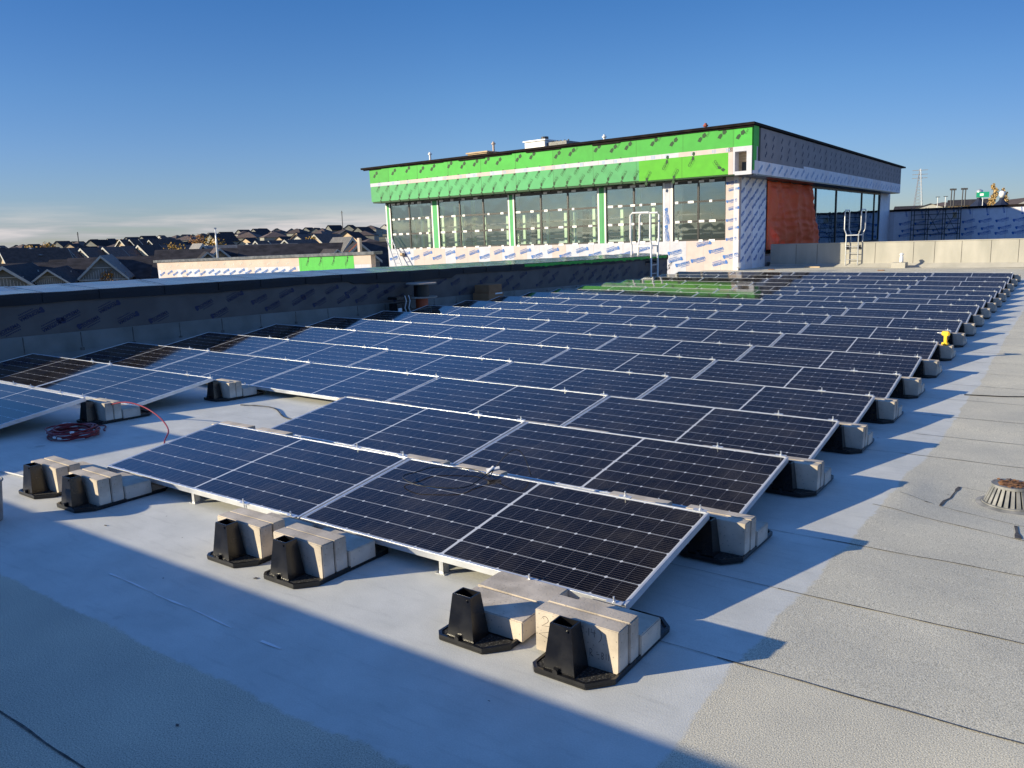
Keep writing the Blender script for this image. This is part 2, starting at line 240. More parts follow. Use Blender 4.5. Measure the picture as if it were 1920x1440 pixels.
# photovoltaic glass: half cells, white gaps, corner diamonds, busbars
PL_, PW = 2.0, 0.92
def cell_material():
    M = mat('solar_cells', (0.01, 0.012, 0.03), 0.45, 0, 1.0, 0.035); t = M.node_tree; b = t.nodes['Principled BSDF']
    b.inputs['Coat IOR'].default_value = 1.68
    b.inputs['Specular IOR Level'].default_value = 0.0
    tc = t.nodes.new('ShaderNodeTexCoord'); sp = t.nodes.new('ShaderNodeSeparateXYZ'); t.links.new(tc.outputs['Object'], sp.inputs[0])
    m0 = 0.018
    cw = (PW - 2 * m0) / 6
    xh = (PL_ - 2 * m0 - 0.016) / 2                     # one half
    ccx = xh / 12
    y = mth(t, 'DIVIDE', mth(t, 'SUBTRACT', sp.outputs[1], m0), cw)
    xm = mth(t, 'SUBTRACT', mth(t, 'ABSOLUTE', mth(t, 'SUBTRACT', sp.outputs[0], PL_ / 2)), 0.008)
    x = mth(t, 'DIVIDE', xm, ccx)
    def line(v, size, width):      # 1 within width/2 of an integer
        f = mth(t, 'FRACT', mth(t, 'ADD', v, 0.5)); d = mth(t, 'MULTIPLY', mth(t, 'ABSOLUTE', mth(t, 'SUBTRACT', f, 0.5)), size)
        return mth(t, 'LESS_THAN', d, width / 2), d
    ly, dy = line(y, cw, 0.0032)
    lx, dx = line(x, ccx, 0.0016)
    x2 = mth(t, 'DIVIDE', x, 2.0); _, dx2 = line(x2, ccx * 2, 0.001)
    dia = mth(t, 'LESS_THAN', mth(t, 'ADD', dx2, dy), 0.0105)
    ctr = mth(t, 'LESS_THAN', xm, 0.0)
    brd = mth(t, 'GREATER_THAN', xm, xh)
    by = mth(t, 'LESS_THAN', y, 0.0); by2 = mth(t, 'GREATER_THAN', y, 6.0)
    lyin = mth(t, 'MAXIMUM', ly, mth(t, 'MAXIMUM', by, by2))
    white = mth(t, 'MAXIMUM', mth(t, 'MAXIMUM', lyin, dia), mth(t, 'MAXIMUM', ctr, brd))
    yb = mth(t, 'MULTIPLY', y, 9.0); lb, _ = line(mth(t, 'ADD', yb, 0.5), cw / 9, 0.0011)
    n = t.nodes.new('ShaderNodeTexWhiteNoise'); n.noise_dimensions = '3D'
    cmb = t.nodes.new('ShaderNodeCombineXYZ'); t.links.new(mth(t, 'FLOOR', mth(t, 'MULTIPLY', mth(t, 'SUBTRACT', sp.outputs[0], PL_ / 2), 1 / ccx)), cmb.inputs[0]); t.links.new(mth(t, 'FLOOR', y), cmb.inputs[1])
    oi = t.nodes.new('ShaderNodeObjectInfo'); t.links.new(oi.outputs['Random'], cmb.inputs[2]); t.links.new(cmb.outputs[0], n.inputs[0])
    cell = ramp(t, n.outputs[0], [(0.0, (0.0020, 0.0019, 0.0035)), (1.0, (0.0042, 0.0040, 0.0072))])
    def mixc(fac, a, c, k=1.0):
        mm = t.nodes.new('ShaderNodeMix'); mm.data_type = 'RGBA'
        t.links.new(mth(t, 'MULTIPLY', fac, k), mm.inputs[0]); t.links.new(a, mm.inputs[6]); mm.inputs[7].default_value = (*c, 1); return mm.outputs[2]
    c = mixc(lb, cell, (0.30, 0.25, 0.21), 0.55)
    c = mixc(lx, c, (0.30, 0.30, 0.33), 0.38)
    c = mixc(white, c, (0.52, 0.54, 0.57))
    dz = t.nodes.new('ShaderNodeTexNoise'); dz.inputs['Scale'].default_value = 3.2; dz.inputs['Detail'].default_value = 10; dz.inputs['Roughness'].default_value = .7
    cb2 = t.nodes.new('ShaderNodeVectorMath'); cb2.operation = 'ADD'; t.links.new(tc.outputs['Object'], cb2.inputs[0])
    cb3 = t.nodes.new('ShaderNodeVectorMath'); cb3.operation = 'SCALE'; cb3.inputs[0].default_value = (31, 17, 9); t.links.new(oi.outputs['Random'], cb3.inputs['Scale']); t.links.new(cb3.outputs[0], cb2.inputs[1])
    t.links.new(cb2.outputs[0], dz.inputs[0])
    dm = t.nodes.new('ShaderNodeMix'); dm.data_type = 'RGBA'; t.links.new(ramp(t, dz.outputs[0], [(.45, 0.0), (.75, .07)]), dm.inputs[0]); t.links.new(c, dm.inputs[6]); dm.inputs[7].default_value = (.42, .36, .28, 1); c = dm.outputs[2]
    t.links.new(c, b.inputs['Base Color'])
    lwn = t.nodes.new('ShaderNodeLayerWeight'); lwn.inputs[0].default_value = 0.5
    t.links.new(ramp(t, lwn.outputs['Facing'], [(0.0, .12), (.42, .14), (.60, .5), (.74, 1.0)]), b.inputs['Coat Weight'])
    # faint dust haze breaks the mirror
    nz = t.nodes.new('ShaderNodeTexNoise'); nz.inputs['Scale'].default_value = 1.7; nz.inputs['Detail'].default_value = 6
    t.links.new(tc.outputs['Object'], nz.inputs[0]); t.links.new(ramp(t, nz.outputs[0], [(0.3, 0.035), (0.75, 0.09)]), b.inputs['Coat Roughness'])
    return M
MT['cells'] = cell_material()

def glass_material(name, tintc, refl):
    M = bpy.data.materials.new(name); M.use_nodes = True; t = M.node_tree; t.nodes.clear()
    o = t.nodes.new('ShaderNodeOutputMaterial'); mx = t.nodes.new('ShaderNodeMixShader'); tr = t.nodes.new('ShaderNodeBsdfTransparent'); gl = t.nodes.new('ShaderNodeBsdfGlossy')
    gl.inputs['Roughness'].default_value = 0.01; gl.inputs['Color'].default_value = (0.66, 0.86, 0.98, 1); tr.inputs['Color'].default_value = (*tintc, 1)
    tc = t.nodes.new('ShaderNodeTexCoord'); n = t.nodes.new('ShaderNodeTexNoise'); n.inputs['Scale'].default_value = 0.9; n.inputs['Detail'].default_value = 2
    t.links.new(tc.outputs['Object'], n.inputs[0]); bp = t.nodes.new('ShaderNodeBump'); bp.inputs['Strength'].default_value = 0.12; bp.inputs['Distance'].default_value = 0.05
    t.links.new(n.outputs[0], bp.inputs['Height']); t.links.new(bp.outputs[0], gl.inputs['Normal'])
    fr = t.nodes.new('ShaderNodeLayerWeight'); fr.inputs[0].default_value = 0.5
    t.links.new(mth(t, 'ADD', mth(t, 'MULTIPLY', mth(t, 'POWER', fr.outputs['Facing'], 4.0), 0.8), refl, True), mx.inputs[0])
    t.links.new(tr.outputs[0], mx.inputs[1]); t.links.new(gl.outputs[0], mx.inputs[2]); t.links.new(mx.outputs[0], o.inputs[0]); return M
MT['glass'] = glass_material('window_glass', (0.95, 0.98, 0.98), 0.12)
MT['glassr'] = glass_material('side_window_glass', (0.30, 0.36, 0.36), 0.42)

# ------------------------------------------------------------ mesh helpers
class MB:
    def __init__(s): s.v = []; s.f = []; s.mi = []
    def add(s, vs, fs, M=None, mi=0):
        o = len(s.v)
        s.v += [tuple(M @ V(p)) if M else tuple(p) for p in vs]
        s.f += [tuple(o + i for i in f) for f in fs]; s.mi += [mi] * len(fs); return s
    def box(s, x0, x1, y0, y1, z0, z1, M=None, mi=0):
        vs = [(x, y, z) for z in (z0, z1) for y in (y0, y1) for x in (x0, x1)]
        return s.add(vs, [(0, 2, 3, 1), (4, 5, 7, 6), (0, 1, 5, 4), (2, 6, 7, 3), (0, 4, 6, 2), (1, 3, 7, 5)], M, mi)
    def frus(s, cx, cy, z0, z1, a0, b0, a1, b1, M=None, cap=True, mi=0):
        vs = [(cx + i * a0, cy + j * b0, z0) for i, j in ((-1, -1), (1, -1), (1, 1), (-1, 1))] + [(cx + i * a1, cy + j * b1, z1) for i, j in ((-1, -1), (1, -1), (1, 1), (-1, 1))]
        fs = [(0, 1, 5, 4), (1, 2, 6, 5), (2, 3, 7, 6), (3, 0, 4, 7), (3, 2, 1, 0)] + ([(4, 5, 6, 7)] if cap else [])
        return s.add(vs, fs, M, mi)
    def prism(s, pts, z0, z1, M=None, mi=0):      # pts ccw in xy
        n = len(pts); vs = [(x, y, z0) for x, y in pts] + [(x, y, z1) for x, y in pts]
        return s.add(vs, [tuple(range(n - 1, -1, -1)), tuple(range(n, 2 * n))] + [(i, (i + 1) % n, n + (i + 1) % n, n + i) for i in range(n)], M, mi)
    def tube(s, path, r, n=8, M=None, closed=False, r2=None, mi=0):
        P = [V(p) for p in path]; k = len(P); vs = []; up = V((0.13, 0.27, 0.95)).normalized()
        for i, p in enumerate(P):
            if closed: d = P[(i + 1) % k] - P[i - 1]
            else: d = P[min(i + 1, k - 1)] - P[max(i - 1, 0)]
            d.normalize(); a = d.cross(up)
            if a.length < 1e-3: a = d.cross(V((1, 0, 0)))
            a.normalize(); b = d.cross(a); rr = r if r2 is None else r + (r2 - r) * i / (k - 1)
            vs += [tuple(p + (a * math.cos(2 * math.pi * j / n) + b * math.sin(2 * math.pi * j / n)) * rr) for j in range(n)]
        fs = []; q = k if closed else k - 1
        for i in range(q):
            for j in range(n):
                fs.append((i * n + j, i * n + (j + 1) % n, ((i + 1) % k) * n + (j + 1) % n, ((i + 1) % k) * n + j))
        if not closed: fs += [tuple(range(n))[::-1], tuple(range((k - 1) * n, k * n))]
        return s.add(vs, fs, M, mi)
    def lathe(s, prof, n=24, M=None, mi=0):
        vs = [(r * math.cos(2 * math.pi * j / n), r * math.sin(2 * math.pi * j / n), z) for r, z in prof for j in range(n)]
        fs = [(i * n + j, i * n + (j + 1) % n, (i + 1) * n + (j + 1) % n, (i + 1) * n + j) for i in range(len(prof) - 1) for j in range(n)]
        fs += [tuple(range(n))[::-1], tuple(range((len(prof) - 1) * n, len(prof) * n))]
        return s.add(vs, fs, M, mi)
    def mesh(s, name, mats, bevel=0.0, smooth=False):
        me = bpy.data.meshes.new(name); me.from_pydata(s.v, [], s.f)
        if not isinstance(mats, (list, tuple)): mats = [mats]
        for mm in mats: me.materials.append(mm)
        if len(mats) > 1: me.polygons.foreach_set('material_index', s.mi)
        if bevel or smooth == 'fix':
            bm = bmesh.new(); bm.from_mesh(me)
            bmesh.ops.remove_doubles(bm, verts=bm.verts, dist=1e-5)
            bmesh.ops.bevel(bm, geom=list(bm.edges), offset=bevel, segments=2, affect='EDGES', clamp_overlap=True); bm.to_mesh(me); bm.free()
        if smooth: me.shade_smooth()
        me.update(); return me
    def build(s, name, mats, parent=None, bevel=0.0, smooth=False, M=None):
        return link(name, s.mesh(name, mats, bevel, smooth), parent, M)
def link(name, me, parent=None, M=None):
    o = bpy.data.objects.new(name, me); COL.objects.link(o)
    if parent: o.parent = parent
    if M is not None: o.matrix_basis = M
    return o
def tag(o, label=None, cat=None, group=None, kind=None):
    if label: o['label'] = label
    if cat: o['category'] = cat
    if group: o['group'] = group
    if kind: o['kind'] = kind
    return o
def thing(name, label, cat, M=None, group=None):
    o = bpy.data.objects.new(name, None); COL.objects.link(o); o.empty_display_size = 0.2
    if M is not None: o.matrix_basis = M
    return tag(o, label, cat, group)
KIDS = {}
def copy_tree(o, M=None, label=None, group=None):
    c = o.copy(); COL.objects.link(c)
    if M is not None: c.matrix_basis = M
    if label: c['label'] = label
    if group: c['group'] = group
    for ch in [k for k in o.children]:
        d = ch.copy(); COL.objects.link(d); d.parent = c
        for g in [k for k in ch.children]:
            e = g.copy(); COL.objects.link(e); e.parent = d
    return c
def T(x, y, z): return Matrix.Translation((x, y, z))
def RZ(a): return Matrix.Rotation(a, 4, 'Z')
def frame(O, X, Y, Z):
    m = Matrix.Identity(4)
    for i in range(3): m[i][0] = X[i]; m[i][1] = Y[i]; m[i][2] = Z[i]; m[i][3] = O[i]
    return m
ORD = ['front', 'second', 'third', 'fourth', 'fifth', 'sixth', 'seventh', 'eighth', 'ninth', 'tenth', 'eleventh', 'twelfth', 'thirteenth', 'fourteenth', 'fifteenth', 'sixteenth', 'seventeenth', 'rearmost', 'last']

# writing on the boards, as real lettering
def text_faces(s, size=1.0, res=2, bold=0.0):
    cu = bpy.data.curves.new('lettering', 'FONT'); cu.body = s; cu.size = size; cu.resolution_u = res; cu.offset = bold
    o = bpy.data.objects.new('lettering', cu); COL.objects.link(o)
    dg = bpy.context.evaluated_depsgraph_get(); me = o.evaluated_get(dg).to_mesh()
    vs = [tuple(v.co) for v in me.vertices]; fs = [tuple(p.vertices) for p in me.polygons]
    o.evaluated_get(dg).to_mesh_clear(); bpy.data.objects.remove(o); bpy.data.curves.remove(cu)
    x0 = min(v[0] for v in vs); x1 = max(v[0] for v in vs); y0 = min(v[1] for v in vs); y1 = max(v[1] for v in vs)
    return [(v[0] - (x0 + x1) / 2, v[1] - (y0 + y1) / 2) for v in vs], fs, x1 - x0, y1 - y0
TXT = {}
def add_text(mb, M2, s, width, bold=0.0, z=0.0, mi=0, res=2):
    if (s, bold, res) not in TXT: TXT[(s, bold, res)] = text_faces(s, 1.0, res, bold)
    vs, fs, W, H = TXT[(s, bold, res)]; k = width / W
    mb.add([(x * k, y * k, z) for x, y in vs], fs, M2, mi); return H * k
def soprema(mb, M2, w=0.62, detail=True):
    """round emblem, slanted bold word, rule under it and small second line"""
    add_text(mb, M2, 'SOPREMA', w, bold=0.03)
    h = w * 0.155
    mb.add([(-w * .5, -h * .95, 0), (w * .5, -h * .95, 0), (w * .5, -h * .72, 0), (-w * .5, -h * .72, 0)], [(0, 1, 2, 3)], M2)
    cx = -w * .62; r = h * .95
    pts = [(cx + r * (1 + .18 * math.sin(3 * a + 1)) * math.cos(a), r * (1 + .18 * math.sin(3 * a + 1)) * math.sin(a), 0) for a in [2 * math.pi * i / 14 for i in range(14)]]
    mb.add(pts + [(cx + r * .5, r * .15, 0), (cx - r * .1, -r * .1, 0)], [(0, 1, 2, 3, 4, 5, 6, 7, 15), (7, 8, 9, 10, 11, 12, 13, 15)], M2)
    if detail:
        for k in range(9):
            x = -w * .3 + k * w * .085
            mb.add([(x, -h * 1.75, 0), (x + w * .055, -h * 1.75, 0), (x + w * .055, -h * 1.4, 0), (x, -h * 1.4, 0)], [(0, 1, 2, 3)], M2)
def leafmark(mb, M2, s):
    for pts in ([(-.55, -.12), (-.30, -.34), (.0, -.10), (-.06, .14), (-.30, .10)], [(.02, -.02), (.10, .28), (.42, .36), (.50, .05), (.26, -.10)]):
        mb.add([(x * s, y * s, 0) for x, y in pts], [tuple(range(len(pts)))], M2)
def cgc(mb, M2, w=0.5):
    add_text(mb, M2, 'CGC', w, bold=0.015)
    leafmark(mb, M2 @ T(w * .95, w * .10, 0), w * 1.05)
    for k in range(6):
        x = -w * .5 + k * w * .2; mb.add([(x, -w * .36, 0), (x + w * .13, -w * .36, 0), (x + w * .13, -w * .33, 0), (x, -w * .33, 0)], [(0, 1, 2, 3)], M2)
def face_frame(origin, X, Z):      # lettering plane: local x along X, local y along Z
    X = V(X).normalized(); Z = V(Z).normalized(); return frame(V(origin), X, Z, X.cross(Z))

# ------------------------------------------------------------ roof surface
def interp(x, xs, ys):
    if x <= xs[0]: return ys[0]
    for i in range(len(xs) - 1):
        if x <= xs[i + 1]: return ys[i] + (ys[i + 1] - ys[i]) * (x - xs[i]) / (xs[i + 1] - xs[i])
    return ys[-1]
YK = [0, 2.25, 3.6, 4.95, 6.3, 7.65, 9.0, 11.7, 14.4, 17.1, 19.8, 22.5, 23.85, 27, 33, 37, 60]
ZR = [0, -.0721, -.1154, -.1583, -.1714, -.1699, -.1549, -.1418, -.1313, -.1476, -.1357, -.0495, 0, .03, .04, 0, -.05]
ZL = [0, -.031, -.0391, -.0396, -.0511, -.0591, -.0607, -.0601, -.0584, -.0611, -.05, -.0247, 0, .05, .06, .0, -.05]
def gz(x, y):
    t = min(max(-x / 10., 0), 1.05)
    z = interp(y, YK, ZR) * (1 - t) + interp(y, YK, ZL) * t
    z -= 0.035 * math.exp(-(((x - 1.25) / .45) ** 2 + ((y - 2.85) / .5) ** 2))
    z += 0.018 * math.exp(-(((x - .62) / .10) ** 2 + ((y - 2.75) / .35) ** 2)) + 0.012 * math.exp(-(((x - .55) / .08) ** 2 + ((y - 2.1) / .16) ** 2))
    return z
xs = [-11.0 + 0.5 * i for i in range(22)] + [-0.4 + 0.1 * i for i in range(28)] + [2.4, 3, 4, 5, 6, 7, 8]
xs = sorted(set(round(x, 3) for x in xs))
ys = [-6, -5, -4, -3.2, -2.9] + [round(-2.6 + 0.15 * i, 3) for i in range(60)] + [6.6 + 0.45 * i for i in range(40)] + [25 + 1.1 * i for i in range(12)]
mb = MB(); nx = len(xs)
vs = [(x, y, gz(x, y)) for y in ys for x in xs]
fs = [(j * nx + i, j * nx + i + 1, (j + 1) * nx + i + 1, (j + 1) * nx + i) for j in range(len(ys) - 1) for i in range(nx - 1)]
mb.add(vs, fs); roof = mb.build('roof_deck', MT['roof'], smooth=True); tag(roof, kind='structure')
# lap seams of the membrane
def seam(pts, wd, mb, lift=0.003, jit=0.35):
    k = []; 
    for (x0, y0), (x1, y1) in zip(pts[:-1], pts[1:]):
        n = max(2, int(math.hypot(x1 - x0, y1 - y0) / 0.06))
        for i in range(n): k.append((x0 + (x1 - x0) * i / n, y0 + (y1 - y0) * i / n))
    k.append(pts[-1]); vs = []
    for i, (x, y) in enumerate(k):
        a = k[max(i - 1, 0)]; b = k[min(i + 1, len(k) - 1)]; dx, dy = b[0] - a[0], b[1] - a[1]; L = math.hypot(dx, dy) or 1
        j = noise.noise(V((x * 3, y * 3, 1))) * 0.012
        nxn, nyn = -dy / L, dx / L; w_ = wd * (1 + jit * 2 * noise.noise(V((x * 9, y * 9, 5)))) / 2
        for sg in (-1, 1):
            X, Y = x + nxn * (j + sg * w_), y + nyn * (j + sg * w_); vs.append((X, Y, gz(X, Y) + lift))
    mb.add(vs, [(2 * i, 2 * i + 2, 2 * i + 3, 2 * i + 1) for i in range(len(k) - 1)])
mb = MB(); mb2 = MB()
sy = [-1.735, -.026, .745, 1.53, 2.28, 3.03, 3.83, 4.65, 5.54, 6.45, 7.35] + [8.2 + .87 * i for i in range(19)]
for y in sy:
    if y in (2.28, 3.03): continue
    seam([(0.40 if y > -1 else -9, y), (7.9, y + (0.02 if y > 0 else .05))], 0.0075, mb if y < 6 else mb2)
    if y > -1: seam([(-.3, y), (.40, y)], 0.004, mb2)
seam([(0.5, 2.34), (0.86, 2.22), (1.5, 2.05), (3, 2.04), (7.9, 2.04)], 0.007, mb)
seam([(.84, 2.56), (.845, 2.7), (.865, 2.8), (.87, 2.9), (.89, 3.1)], 0.012, mb, jit=1.1)
seam([(.84, 2.55), (1.5, 2.35)], 0.006, mb); seam([(.89, 3.1), (1.6, 3.06)], 0.005, mb2)
seam([(1.24, 2.40), (1.25, 2.25), (1.265, 2.13)], 0.014, mb, jit=1.1)
seam([(.60, 2.66), (.80, 2.58)], 0.005, mb)
seam([(1.9, 3.05), (7.9, 3.05)], 0.006, mb)
ch = MB(); seam([(-2.41, -.87 + .0), (-1.40, -.885)], 0.006, ch, 0.0032, 1.2); seam([(-1.2, -.89), (-1.08, -.89)], 0.008, ch, 0.0032, 1.2)
ch.build('chalk_line', MT['white'], roof)
s1 = mb.build('membrane_seam', MT['crack'], roof); s2 = mb2.build('membrane_lap', MT['seamlt'], roof)
for (x, y, r) in [(.78, 3.05, .02), (1.33, 4.55, .03), (1.05, 4.75, .02), (.95, -.45, .008), (-.95, -.98, .008), (1.2, 1.05, .008), (-2.3, -1.35, .012), (-1.9, -1.5, .01), (.62, 5.1, .015), (.3, -.28, .008)]:
    pass
mb = MB()
for k in range(46):
    x = random.uniform(-4, 3); y = random.uniform(-2.2, 9); r = random.uniform(.004, .011) * (1 if k > 6 else 2)
    mb.add([(x + r * math.cos(a) * random.uniform(.5, 1.6), y + r * .6 * math.sin(a), gz(x, y) + .0035) for a in [i * 1.05 for i in range(6)]], [tuple(range(6))])
tag(mb.build('roof_debris', MT['crack']), 'tiny dark bits of bitumen scattered on the pale roof', 'debris', kind='stuff')

# ------------------------------------------------------------ solar panels
P, TLT, H0 = 1.3526, 0.1600, 0.1
PITCHX = 2.0169
yh = PW * math.cos(TLT)
def panel_frame(r, k):
    """local x runs to the left (-x world), y up the slope"""
    xr = -k * PITCHX; xl = xr - PL_
    y0 = r * P
    a = V((xr, y0, H0 + gz(xr, y0))); b = V((xl, y0, H0 + gz(xl, y0)))
    X = (b - a).normalized(); zt = gz(xr, y0 + yh) - gz(xr, y0)
    Yd = V((0, yh, PW * math.sin(TLT) + zt)); Y = (Yd - X * Yd.dot(X)).normalized(); Z = X.cross(Y)
    # mirrored basis would flip: X points left so Z points down; use right-handed with origin at left end
    Xr = -X; Zr = Xr.cross(Y); return frame(b, Xr, Y, Zr)
fr = MB(); d = 0.035; bw = 0.011
fr.box(0, PL_, 0, bw, -d, 0.0); fr.box(0, PL_, PW - bw, PW, -d, 0.0)
fr.box(0, bw, bw, PW - bw, -d, 0.0); fr.box(PL_ - bw, PL_, bw, PW - bw, -d, 0.0)
fr.box(bw, PL_ - bw, bw, 0.03, -d, -d + .002); fr.box(bw, PL_ - bw, PW - .03, PW - bw, -d, -d + .002)
def clamp_mb(cx, top):
    c = MB(); y0, y1 = (PW - 0.012, PW + 0.016) if top else (-0.016, 0.012); yc = (PW + .007 if top else -.007)
    c.box(cx - .035, cx + .035, y0, y1, 0.0005, 0.0035)
    c.tube([(cx, yc, -.03), (cx, yc, .03)], 0.0042, 8)
    c.tube([(cx, yc, .0035), (cx, yc, .0095)], 0.009, 6)
    return c
def make_panel(M):
    t = thing('solar_panel', 'x', 'solar panel', M)
    fr.build('frame', MT['alu'], t, bevel=0.0012)
    g = MB(); g.box(bw, PL_ - bw, bw, PW - bw, -0.006, -0.0025); g.build('glass', MT['cells'], t)
    for cx, top in ((PL_ - .05, 1), (PL_ - .47, 1), (PL_ - .05, 0), (PL_ - .47, 0)):
        clamp_mb(cx, top).build('clamp', MT['alu'], t)
    jb = MB(); jb.box(PL_ / 2 - .05, PL_ / 2 + .05, PW - .2, PW - .1, -.03, -.0065); jb.build('junction_box', MT['plastic'], t)
    return t
proto = None
for r in range(18):
    cols = [0, 1, 3, 4] if r < 2 else [0, 1, 2, 3, 4]
    for k in cols:
        M = panel_frame(r, k)
        if r < 2:
            side = 'right' if k < 2 else 'left'
            lab = '%s solar panel of the pair in the %s row, %s of the walkway gap' % ('right' if k in (0, 3) else 'left', ['nearest', 'second'][r], side)
        else:
            lab = 'tilted solar panel, %s from the right end of the %s row' % (['first', 'second', 'third', 'fourth', 'fifth'][k], ORD[r])
        if proto is None: proto = make_panel(M); proto['label'] = lab; proto['group'] = 'tilted solar panels in rows on the roof'; 
        else: copy_tree(proto, M, lab)
# short support feet under the nearest low edge
for x in (-1.0, -3.03):
    z = gz(x, 0.02)
    b = MB(); b.box(x - .016, x + .016, .012, .015, z, z + .068); b.box(x - .016, x - .013, .012, .05, z, z + .068); b.box(x + .013, x + .016, .012, .05, z, z + .068); b.box(x - .03, x + .03, .0, .06, z + .0005, z + .004)
    tag(b.build('support_foot', MT['galv']), 'small metal foot under the low edge of the %s nearest panel' % ('right' if x > -2 else 'left'), 'bracket', 'small feet under the low edge')

# ------------------------------------------------------------ ballast trays and blocks
def tray_parts(t):
    o = [(-.135, -.495), (.082, -.495), (.158, -.405), (.158, .06), (.10, .12), (-.10, .12), (-.158, .06), (-.158, -.470)]
    b = MB(); b.prism(o, .002, .016); b.build('base_plate', MT['plastic'], t, bevel=.003)
    b = MB()
    inn = [(x * .93, -.195 + (y + .195) * .965) for x, y in o]
    n = 8
    vs = [(x, y, z) for z in (.012, .027) for (x, y) in o] + [(x, y, z) for z in (.012, .027) for (x, y) in inn]
    fs = []
    for i in range(n):
        j = (i + 1) % n
        fs += [(i, j, n + j, n + i), (n + i, n + j, 3 * n + j, 3 * n + i), (2 * n + j, 2 * n + i, 3 * n + i, 3 * n + j)]
    b.add(vs, fs); b.build('rim', MT['plastic'], t)
    b = MB(); b.prism([(-.125, -.480), (.074, -.480), (.143, -.400), (.143, -.375), (-.143, -.375), (-.143, -.46)], .0165, .024); b.build('rib_panel', MT['grit'], t)
    b = MB(); cx, cy = -.036, -.430
    b.frus(cx, cy, .018, .205, .068, .052, .045, .034, cap=False)
    b.frus(cx, cy, .018, .206, .062, .046, .039, .028, cap=False)
    q = [(cx + i * a, cy + j * c, .2055) for a, c in ((.045, .034), (.039, .028)) for i, j in ((-1, -1), (1, -1), (1, 1), (-1, 1))]
    b.add(q, [(i, (i + 1) % 4, 4 + (i + 1) % 4, 4 + i) for i in range(4)])
    b.box(cx - .03, cx + .03, cy - .02, cy + .02, .17, .18)
    for q in (-.03, .0, .03): b.box(cx + q - .003, cx + q + .003, cy - .062 + .02, cy - .03, .02, .06)
    b.tube([(cx + .03, cy - .040, .19), (cx + .03, cy - .030, .19)], .005, 8)
    b.build('tower', MT['plastic'], t)
    b = MB(); b.box(cx - .018, cx + .002, -.492, -.474, .02, .045); b.tube([(cx - .008, -.496, .033), (cx - .008, -.472, .033)], .011, 10); b.build('latch', MT['plastic'], t)
    b = MB(); b.box(-.02, .02, .0, .05, .016, .06); b.build('panel_rest', MT['plastic'], t, bevel=.002)
blk = MB(); blk.box(-.18, .18, -.0375, .0375, 0, .17); BLK = blk.mesh('concrete_block', MT['concrete'], bevel=.003)
blk = MB(); blk.box(-.18, .18, -.0375, .0375, 0, .172); BLK2 = blk.mesh('concrete_block', MT['concrete'], bevel=.0045)
blk = MB(); blk.box(-.18, .18, -.088, .088, 0, .088); BLK3 = blk.mesh('concrete_block', MT['concrete'], bevel=.004)
tproto = None
def place_tray(k, x, style, where, jit=True):
    """k: interface in front of row k; style: uprights 2, or flat"""
    global tproto
    y0 = k * P; z = gz(x, y0 - .2); slope = math.atan2(gz(x, y0) - gz(x, y0 - .5), .5)
    M = T(x, y0, z) @ Matrix.Rotation(slope, 4, 'X') @ RZ(random.uniform(-.012, .012)) @ T(0, 0, -0.001)
    lab = 'black ballast tray ' + where
    if tproto is None: tproto = thing('ballast_tray', lab, 'ballast tray', M, 'black ballast trays'); tray_parts(tproto)
    else: copy_tree(tproto, M, lab)
    def blkp(me, dx, dy, dz, what, rot=0):
        o = link('concrete_block', me, None, M @ T(dx, dy, dz) @ RZ(rot + random.uniform(-.012, .012)))
        tag(o, '%s %s' % (what, where), 'concrete block', 'pale concrete ballast blocks'); return o
    first = None
    if style == 'A':
        first = blkp(BLK, -.03, -.330, .017, 'front upright concrete block')
        blkp(BLK2, -.026, -.250, .017, 'rear upright concrete block')
        blkp(BLK3, -.02, -.118, .017, 'low flat concrete block')
    elif style == 'F':
        blkp(BLK3, -.0, -.27, .017, 'front flat concrete block')
        blkp(BLK3, -.005, -.085, .017, 'rear flat concrete block')
    elif style == 'U':
        blkp(BLK2, -.03, -.33, .017, 'front upright concrete block'); blkp(BLK, -.03, -.25, .017, 'rear upright concrete block')
        blkp(BLK3, -.02, -.118, .017, 'low flat concrete block')
    return first
b0 = place_tray(0, 0.01, 'A', 'at the nearest right corner of the panels')
place_tray(0, -.45, 'F', 'just left of the nearest right corner tray')
place_tray(0, -1.555, 'U', 'right of the middle of the nearest edge')
place_tray(0, -2.01, 'U', 'at the middle of the nearest edge')
place_tray(0, -3.575, 'A', 'right of the nearest left corner')
place_tray(0, -4.085, 'A', 'left of the nearest left corner')
for k in (1, 2):
    nm = ['', 'nearest', 'second'][k]
    for x, wh in ((-.45, 'left of the right end behind the %s row'), (-1.555, 'right of the panel joint behind the %s row'), (-2.01, 'at the panel joint behind the %s row'), (-3.575, 'near the left end behind the %s row'), (-4.03, 'at the left end behind the %s row')):
        place_tray(k, x, 'U', wh % nm)
    place_tray(k, -6.03, 'A', 'at the walkway end behind the left %s row' % nm)
for k in range(1, 19):
    place_tray(k, 0.01, 'A', 'at the right end behind the %s row' % (['', 'nearest', 'second'][k] if k < 3 else ORD[k - 1]))
